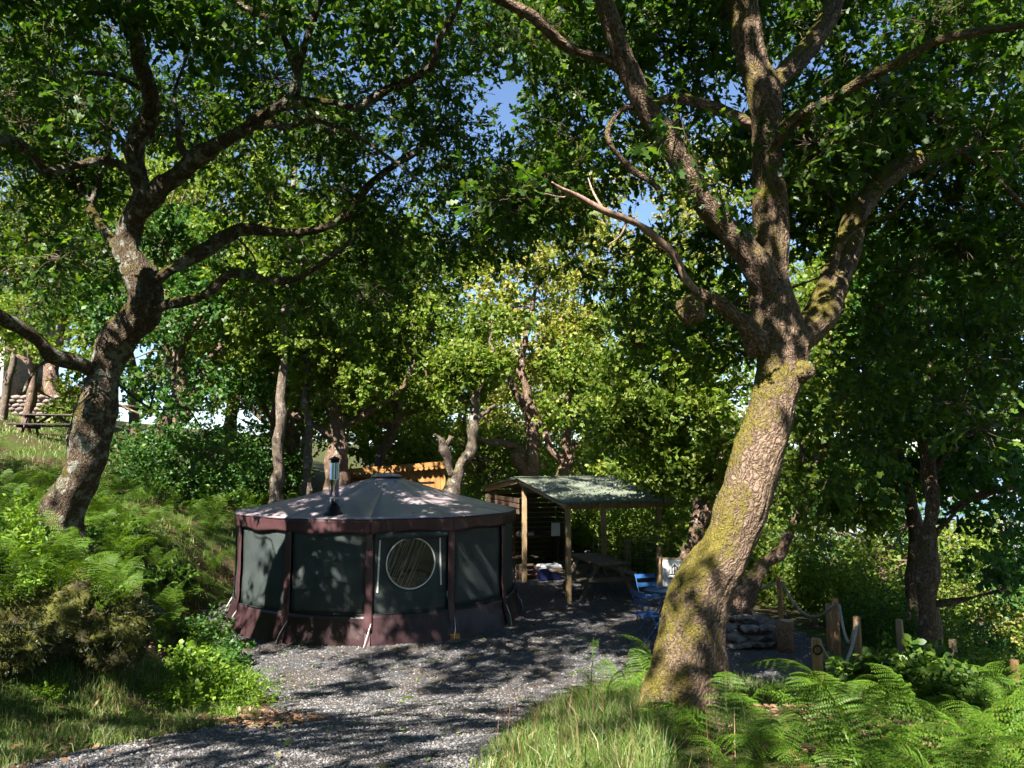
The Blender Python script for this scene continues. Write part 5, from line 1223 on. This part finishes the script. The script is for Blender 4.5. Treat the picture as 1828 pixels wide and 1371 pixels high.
# a few long seed-headed stalks over the right verge
r_ = np.random.default_rng(70); X = r_.uniform(-0.1, 1.3, 200); Y = r_.uniform(3.9, 7.6, 200)
blades('grass_stalks', X, Y, 0.52, 0.0022, M['litter'], 'pale dry grass stalks standing above the verge', 'grass', 71, 0.5)

def litter(n, poly, size, label, seed, dens=lambda x, y: 1 + 0 * x, mat='litter', zo=0.012):
    r = np.random.default_rng(seed); X, Y = scatter(n, poly, dens, seed); k = len(X)
    P = np.stack([X, Y, terrain(X, Y) + zo + r.uniform(0, 0.02, k)], -1)
    V, T = leaf_arrays(P, np.concatenate([r.normal(0, 1, (k, 2)), r.normal(0, 0.15, (k, 1))], 1), norm(np.array([0, 0, 1.0]) + r.normal(0, 0.3, (k, 3))), size * r.uniform(0.6, 1.2, k), LEAF_FAR)
    o = link_mesh('leaf_litter', np_mesh('leaf_litter', V, T, M[mat])); tag(o, label, 'leaf litter', kind='stuff')
litter(9000, [(-7.5, 3.5), (-2.6, 3.5), (-2.3, 7.3), (-4.4, 10), (-5.5, 12.5), (-6, 17), (-12, 17), (-12, 5)], 0.065, 'brown fallen leaves on the left bank', 72)
litter(1500, [(-2.9, 7.0), (-1.9, 6.2), (-1.6, 7.2), (-2.6, 8.0)], 0.05, 'reddish fallen leaves heaped at the edge of the gravel', 73, zo=0.03)
litter(5000, [(1.2, 3.2), (6.5, 3.2), (7.5, 12), (5.2, 13), (4.6, 10), (2.6, 8.8)], 0.065, 'brown fallen leaves under the right-hand ferns', 74)
litter(1100, GRAVEL, 0.055, 'scattered fallen leaves on the slate gravel', 75, lambda x, y: np.where((y > 3.5) & (y < 13), 1.0, 0), 'grass', 0.035)

# ------------------------------------------------------------------ ferns
def frond_mesh(seed, pairs=17, pinn=13, arch=0.35, droop=0.5, width=0.36):
    """a bracken frond one unit long along +x, arching in z"""
    r = random.Random(seed); V = []; T = []
    def spine(t): return Vector((t * (1 - 0.10 * t), 0.03 * math.sin(t * 3 + seed), arch * math.sin(t * 1.9) * 0.75 - droop * 0.28 * t ** 3))
    def tri(*p): b = len(V); V.extend(p); T.append((b, b + 1, b + 2))
    def quad(a, b_, c, d): b = len(V); V.extend((a, b_, c, d)); T.append((b, b + 1, b + 2)); T.append((b, b + 2, b + 3))
    for i in range(10):
        a, b_ = spine(i / 10), spine((i + 1) / 10); w0 = 0.007 * (1 - i / 11); n_ = Vector((0, 1, 0))
        quad(a - n_ * w0, a + n_ * w0, b_ + n_ * w0 * .9, b_ - n_ * w0 * .9)
        quad(a - Vector((0, 0, w0)), a + Vector((0, 0, w0)), b_ + Vector((0, 0, w0)), b_ - Vector((0, 0, w0)))
    for i in range(pairs):
        t = 0.22 + 0.76 * (i / pairs) ** 0.92
        p = spine(t); tg = (spine(min(1, t + 0.02)) - spine(t - 0.02)).normalized()
        L = width * (1 - (t - 0.22) / 0.80) ** 0.85 * (0.75 + 0.25 * min(1, i / 2.0)) * r.uniform(0.88, 1.08)
        for s in (-1, 1):
            d = (Vector((0, s, 0)) + tg * 0.38 + Vector((0, 0, r.uniform(-0.20, 0.06)))).normalized()
            up = tg.cross(d) * s; up = up if up.z > 0 else -up
            n = max(4, int(pinn * L / width + 3)); sp = L / n
            for k in range(n):
                q = p + d * (sp * (k + 0.4)) - Vector((0, 0, 0.35 * L * (k / n) ** 2)); ll = 0.30 * L * (1 - k / n) ** 0.7 + 0.006; ll = min(ll, 0.44 * 0.76 / pairs)
                for s2 in (-1, 1):
                    e = (tg * s2 * 0.95 + d * 0.38).normalized(); wv = d * sp * 0.40
                    quad(q - wv, q + wv, q + e * ll * 0.72 + wv * 0.62 - up * 0.004, q + e * ll + d * sp * 0.05 - up * 0.008)
    V = np.array([tuple(v) for v in V]); T = np.array(T)
    return np_mesh('frond', V, T, M['fern'])
FR = [frond_mesh(1), frond_mesh(2, 18, 13, 0.5, 0.9, 0.32), frond_mesh(3, 15, 12, 0.25, 0.3, 0.42), frond_mesh(4, 17, 12, 0.6, 1.1, 0.34)]
def fern_plant(x, y, size, label, group, n=6, up=0.9, seed=0, tilt=(0.25, 0.9), z=None):
    r = random.Random(seed * 31 + int(x * 100) + int(y * 77))
    e = empty('fern', (x, y, (gz(x, y) if z is None else z) - 0.02), r.uniform(0, 6.3)); tag(e, label, 'fern', group)
    for k in range(n):
        s = size * r.uniform(0.7, 1.15)
        o_ = link_mesh('frond', FR[r.randrange(4)], e, (0, 0, 0), None, s)
        o_.rotation_euler = (r.gauss(0, 0.22), -r.uniform(*tilt), k * 6.283 / n + r.uniform(-.35, .35))
    return e
def fern_field(poly, n, size, label, group, seed, nf=6, tilt=(0.25, 0.9), mind=0.2):
    r = random.Random(seed); P = []; A = np.asarray(poly); lo, hi = A.min(0), A.max(0); tries = 0; made = []
    while len(P) < n and tries < 6000:
        tries += 1; x = r.uniform(lo[0], hi[0]); y = r.uniform(lo[1], hi[1])
        if float(sdist(poly, np.array([x]), np.array([y]))[0]) < 0: continue
        if any((x - a) ** 2 + (y - b) ** 2 < mind ** 2 for a, b in P): continue
        P.append((x, y)); made.append(fern_plant(x, y, size * r.uniform(0.75, 1.25), label, group, nf, seed=seed + len(P), tilt=tilt))
    rows_from_left(made, label)
fern_field([(0.75, 3.5), (3.2, 3.4), (5.2, 5.2), (5.6, 7.6), (4.2, 8.2), (3.0, 7.4), (2.1, 5.6), (1.15, 5.1)], 40, 0.68, 'green fern around the foot of the leaning oak', 'ferns at the right front', 101, 5, (0.05, 0.62), 0.44)
fern_field([(0.9, 3.7), (2.6, 3.7), (2.6, 4.5), (1.2, 4.9)], 5, 0.42, 'low fern at the front edge of the right verge', 'ferns at the front edge', 104, 5, (0.1, 0.5), 0.3)
fern_plant(1.30, 7.3, 0.75, 'bright upright fern left of the leaning oak trunk', 'ferns beside the oak trunk', 6, seed=3, tilt=(0.3, 1.0))
fern_plant(0.85, 6.6, 0.62, 'pale fern nearest the gravel in the tall grass', 'ferns beside the oak trunk', 5, seed=5, tilt=(0.3, 1.0))
# tall young bracken in front of the shelter
tb = at(1052, 1225, 6.6); e = fern_plant(tb.x, 6.6, 0.5, 'tall pale young bracken stem standing in front of the gravel', None, 3, seed=9, tilt=(0.2, 0.7))
MB().tube([(0, 0, 0), (-0.02, 0, 0.35), (-0.04, 0.01, 0.72)], [0.006, 0.005, 0.003], 6).build('stem', M['fern'], e, True)
for k in range(9):
    z = 0.18 + 0.06 * k; o_ = link_mesh('frond', FR[k % 4], e, (-0.02 * z, 0, z), (0.2, -0.35, k * 2.3), 0.30 * (1 - 0.07 * k))
# left bank
fern_field([(-9.5, 7.0), (-5.6, 7.4), (-5.0, 8.2), (-5.0, 9.4), (-6.2, 9.5), (-9.5, 9.2)], 44, 0.56, 'bright fern on the bank below the left oak', 'ferns on the left bank', 111, 6, (0.4, 1.1), 0.35)
fern_field([(-5.4, 9.3), (-4.9, 8.8), (-4.6, 10.2), (-5.4, 12.6), (-6.2, 15), (-9, 16), (-7.2, 11.5)], 44, 0.66, 'shaded fern between the left oak and the yurt', 'ferns between the oak and the yurt', 121, 6, (0.3, 1.0), 0.35)
fern_field([(-5.2, 11.2), (-5.9, 14), (-6.0, 17.6), (-10.5, 18.5), (-10, 13), (-7.2, 10.8)], 54, 0.62, 'bracken on the slope left of the yurt', 'bracken left of the yurt', 151, 5, (0.3, 1.0), 0.4)
fern_field([(-8.8, 17.5), (-5.4, 18.2), (-3.4, 20.2), (-4.4, 23), (-9, 22)], 44, 0.75, 'sunlit bracken on the slope behind the yurt', 'bracken behind the yurt', 131, 5, (0.4, 1.0), 0.4)
fern_field([(-13, 11), (-9, 11), (-8.5, 15), (-11, 19), (-14, 18)], 26, 0.8, 'bracken on the slope behind the left oak', 'bracken behind the left oak', 141, 5, (0.4, 1.0), 0.5)
for i, (x, y, s, lab) in enumerate(((-3.62, 9.3, 0.5, 'fern leaning against the left foot of the yurt skirt'), (-4.25, 10.6, 0.5, 'fern on the bank edge just left of the yurt'))):
    fern_plant(x, y, s, lab, 'ferns beside the yurt', 6, seed=60 + i, tilt=(0.2, 0.8))

# ------------------------------------------------------------------ shrubs
def bush_proto(name, seed, rad, nb, tw, leaf, mat, tm, flat=0.8, stems=7):
    root = empty(name); lv = Leaves(seed); r = random.Random(seed); m = MB()
    for k in range(nb):
        a = r.uniform(0, 6.283); q = rad * math.sqrt(r.random()); z = rad * flat * r.uniform(0.25, 1.6) * (1 - 0.45 * q / rad)
        c = Vector((q * math.cos(a), q * math.sin(a), z)); lv.blob(c, rad * 0.36, tw, leaf, per=8, ln=(rad * .25, rad * .5))
        if k % max(1, nb // stems) == 0: m.tube([(0.1 * c.x, 0.1 * c.y, -0.05), (0.5 * c.x, 0.5 * c.y, 0.6 * c.z), c], [0.012 * rad + .003, 0.008 * rad + .002, 0.003], 5, cap=False)
    m.build('stems', M['twig'], root, True); link_mesh('foliage', lv.mesh('foliage', tm, mat), root); return root
B1 = [bush_proto('shrub', 201, 0.34, 16, 12, 0.050, M['leaf_bush'], LEAF_ROUND), bush_proto('shrub', 202, 0.40, 16, 11, 0.060, M['leaf_bush'], LEAF_LONG)]
B2 = [bush_proto('shrub', 203, 0.45, 18, 11, 0.075, M['leaf_dark'], LEAF_ROUND), bush_proto('shrub', 204, 0.5, 18, 11, 0.085, M['leaf_oak'], LEAF_ROUND)]
B3 = [bush_proto('tall_shrub', 205, 1.25, 52, 17, 0.085, M['leaf_dark'], LEAF_ROUND, 0.95, 9), bush_proto('tall_shrub', 206, 1.2, 60, 26, 0.07, M['leaf_far'], LEAF_ROUND, 0.9, 9), bush_proto('tall_shrub', 207, 1.1, 50, 20, 0.09, M['leaf_copper'], LEAF_ROUND, 0.8, 9)]
bfirst = set(); placed = {}
def place(pro, x, y, s, rz, label, cat, group, dz=0.0, z=None):
    t = pro if pro.name not in bfirst else copy_tree(pro); bfirst.add(pro.name)
    t.location = (x, y, (gz(x, y) if z is None else z) + dz); t.rotation_euler = (0, 0, rz); t.scale = (s,) * 3; tag(t, label, cat, group); placed.setdefault(label, []).append(t); return t
rb_ = random.Random(77); th, sh, sl, rd = [], [], [], []
for i, (x, y, s, lab) in enumerate(((-3.15, 8.05, 1.0, 'bright yellow-green shrub at the corner of the track below the yurt'), (-2.95, 8.75, 0.9, 'leafy green shrub against the left front of the yurt'), (-3.65, 8.7, 1.0, 'bright shrub behind the corner shrub on the left bank'), (-3.35, 7.55, 0.62, 'small leafy shrub right of the mossy rock'), (-2.75, 8.0, 0.5, 'low weed at the gravel edge left of the yurt'))):
    place(B1[i % 2], x, y, s, i * 1.9, lab, 'shrub', 'shrubs at the corner of the track', -0.03)
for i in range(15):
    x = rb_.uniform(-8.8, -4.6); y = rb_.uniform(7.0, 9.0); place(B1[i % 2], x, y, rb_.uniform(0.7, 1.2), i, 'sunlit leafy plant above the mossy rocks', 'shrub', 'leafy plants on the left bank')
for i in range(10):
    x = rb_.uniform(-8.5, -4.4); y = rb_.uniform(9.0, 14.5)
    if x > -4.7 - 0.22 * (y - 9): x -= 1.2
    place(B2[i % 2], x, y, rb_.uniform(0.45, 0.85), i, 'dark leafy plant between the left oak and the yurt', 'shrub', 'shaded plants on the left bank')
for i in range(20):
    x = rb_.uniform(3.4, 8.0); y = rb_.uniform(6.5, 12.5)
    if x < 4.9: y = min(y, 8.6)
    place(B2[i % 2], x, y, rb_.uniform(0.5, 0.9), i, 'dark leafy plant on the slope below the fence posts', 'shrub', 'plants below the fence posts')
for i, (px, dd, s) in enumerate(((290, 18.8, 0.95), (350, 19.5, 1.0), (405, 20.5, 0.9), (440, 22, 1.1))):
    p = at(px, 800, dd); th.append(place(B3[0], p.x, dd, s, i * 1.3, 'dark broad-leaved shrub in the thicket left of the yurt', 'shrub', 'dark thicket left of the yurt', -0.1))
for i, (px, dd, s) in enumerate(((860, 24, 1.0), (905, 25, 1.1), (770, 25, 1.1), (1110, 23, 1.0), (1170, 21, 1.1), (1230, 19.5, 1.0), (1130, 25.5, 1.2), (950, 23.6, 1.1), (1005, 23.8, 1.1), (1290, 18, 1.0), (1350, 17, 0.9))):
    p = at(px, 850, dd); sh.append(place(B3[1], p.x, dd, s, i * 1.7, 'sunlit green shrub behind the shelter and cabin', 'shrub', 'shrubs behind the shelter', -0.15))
for i, (px, dd, s) in enumerate(((1420, 17, 0.9), (1480, 15.6, 0.8), (1560, 17.5, 1.0), (1610, 15.5, 0.8), (1710, 16, 0.9), (1790, 14.5, 0.8), (1560, 13.4, 0.55), (1750, 12.4, 0.5), (1830, 11.5, 0.5))):
    p = at(px, 1000, dd); sl.append(place(B3[1] if i % 2 else B3[0], p.x, dd, s, i * 1.1, 'leafy shrub on the slope seen between the rope fence and the straight oak', 'shrub', 'shrubs on the slope at right', -0.1))
for i, (px, dd, s) in enumerate(((80, 33, 1.1), (115, 32.5, 0.9), (140, 33.5, 1.1))):
    p = at(px, 720, dd); rd.append(place(B3[2], p.x, dd, s, i * 1.3, 'reddish-leaved shrub behind the far picnic table', 'shrub', 'reddish shrubs at far left'))

# ------------------------------------------------------------------ mossy rocks in the left bank
def mossy(px, py, dd, rad, flat, label, seed):
    p = at(px, py, dd); o_ = lump('mossy_rock', p, rad, M['boulder'], None, seed, flat, 0.34, 5); tag(o_, label, 'rock', 'mossy rocks in the left bank')
    me = o_.data; n = len(me.vertices)
    for v in me.vertices: v.co += v.co.normalized() * (0.05 * noise.fractal(v.co * 5.5 + Vector((seed, 1, 2)), 1.0, 2.0, 4) + 0.05 * abs(noise.noise(v.co * 3.1 + Vector((2, seed, 0)))) - 0.02)
    me.update()
    co = np.empty(n * 3); me.vertices.foreach_get('co', co); co = co.reshape(-1, 3); nr_ = np.empty(n * 3); me.vertices.foreach_get('normal', nr_); nr_ = nr_.reshape(-1, 3)
    r = np.random.default_rng(seed); k = r.integers(0, n, 9000); P = co[k] + r.normal(0, 0.018, (9000, 3)); D_ = norm(nr_[k] + r.normal(0, 0.5, (9000, 3)) + np.array([0, 0, -0.35]))
    V, T = leaf_arrays(P - nr_[k] * 0.01, D_, norm(r.normal(0, 1, (9000, 3))), r.uniform(0.02, 0.06, 9000), tmpl([0, 1], [.13, .04], 0.3, 0))
    link_mesh('moss', np_mesh('moss', V, T, M['moss']), o_)
mossy(95, 1105, 7.3, 0.46, (1.05, 0.9, 0.85), 'mossy rock face at the left edge under the bright ferns', 5)
mossy(195, 1130, 7.35, 0.36, (0.85, 0.9, 0.95), 'rounded mossy boulder at the right end of the bank', 15)
mossy(20, 1160, 6.7, 0.28, (1.1, 0.9, 0.7), 'low mossy rock at the left edge of the photograph', 25)


# plants rooted on and around the mossy rocks
for i, (px, py, dd, s) in enumerate(((60, 1030, 7.2, 0.55), (150, 1045, 7.2, 0.5), (210, 1075, 7.3, 0.42), (110, 1020, 7.4, 0.6), (10, 1040, 6.9, 0.55))):
    p = at(px, py, dd); placed.setdefault('fern hanging over the mossy rocks', []).append(fern_plant(p.x, p.y, s, 'fern hanging over the top of the mossy rocks', 'ferns over the mossy rocks', 6, seed=300 + i, tilt=(0.1, 0.9), z=p.z))
for i, (px, py, dd, s) in enumerate(((85, 1035, 7.25, 0.6), (185, 1060, 7.3, 0.5), (30, 1050, 7.0, 0.5))):
    p = at(px, py, dd); place(B1[i % 2], p.x, p.y, s, i * 2.2, 'leafy tuft growing on top of the mossy rocks', 'shrub', 'tufts on the mossy rocks', -0.05, z=p.z)
for i, (x, y, s) in enumerate(((-3.9, 6.7, 0.35), (-3.3, 6.9, 0.3), (-3.0, 6.5, 0.22), (-4.3, 6.3, 0.3), (-2.6, 7.2, 0.3))):
    place(B1[i % 2], x, y, s, i * 1.2, 'low weed in the grass at the foot of the mossy rocks', 'shrub', 'weeds at the foot of the rocks')
for i, (x, y, s) in enumerate(((-4.0, 10.9, 0.75), (-4.5, 11.7, 0.8), (-3.65, 10.1, 0.7), (-3.4, 9.35, 0.7), (-4.9, 12.6, 0.8))):
    place(B1[i % 2] if i % 2 else B2[0], x, y, s, i * 1.2, 'leafy plant hiding the left foot of the yurt', 'shrub', 'plants at the left foot of the yurt')
for i, (x, y, s) in enumerate(((-3.9, 10.4, 0.6), (-4.35, 11.3, 0.6), (-3.3, 9.7, 0.5))):
    placed.setdefault('fern at the left foot of the yurt', []).append(fern_plant(x, y, s, 'f', 'ferns beside the yurt', 6, seed=400 + i, tilt=(0.2, 0.9)))
for lab_, ob_ in placed.items():
    if len(ob_) > 1: rows_from_left(ob_, lab_)
# oak leaves fallen on the yurt roof
r_ = np.random.default_rng(91); k = 70; th_ = r_.uniform(-1.5, 1.5, k); q_ = r_.uniform(0.08, 0.85, k); P = []
for t_, v_ in zip(th_, q_):
    dd_ = ydir(t_); e_ = dd_ * (yrad(t_) + 0.045) + Vector((0, 0, E0)); p_ = e_.lerp(APEX + dd_ * 0.16 - Vector((0, 0, 0.03)), v_); P.append(tuple(YC + p_ + Vector((0, 0, 0.012 - 0.05 * math.sin(math.pi * v_)))))
V, T = leaf_arrays(np.array(P) + np.array([0, 0, 0.02]), np.concatenate([r_.normal(0, 1, (k, 2)), np.full((k, 1), 0.05)], 1), norm(np.array([0, 0, 1.0]) + r_.normal(0, 0.25, (k, 3))), r_.uniform(0.03, 0.07, k), LEAF_FAR)
tag(link_mesh('leaf_litter', np_mesh('leaf_litter', V, T, M['litter'])), 'dry oak leaves scattered on the yurt roof', 'leaf litter', kind='stuff')

from_left(th, 'dark broad-leaved shrub in the thicket left of the yurt'); from_left(sh, 'sunlit green shrub behind the shelter and cabin')
from_left(sl, 'leafy shrub on the slope right of the rope fence'); from_left(rd, 'reddish-leaved shrub behind the far picnic table')
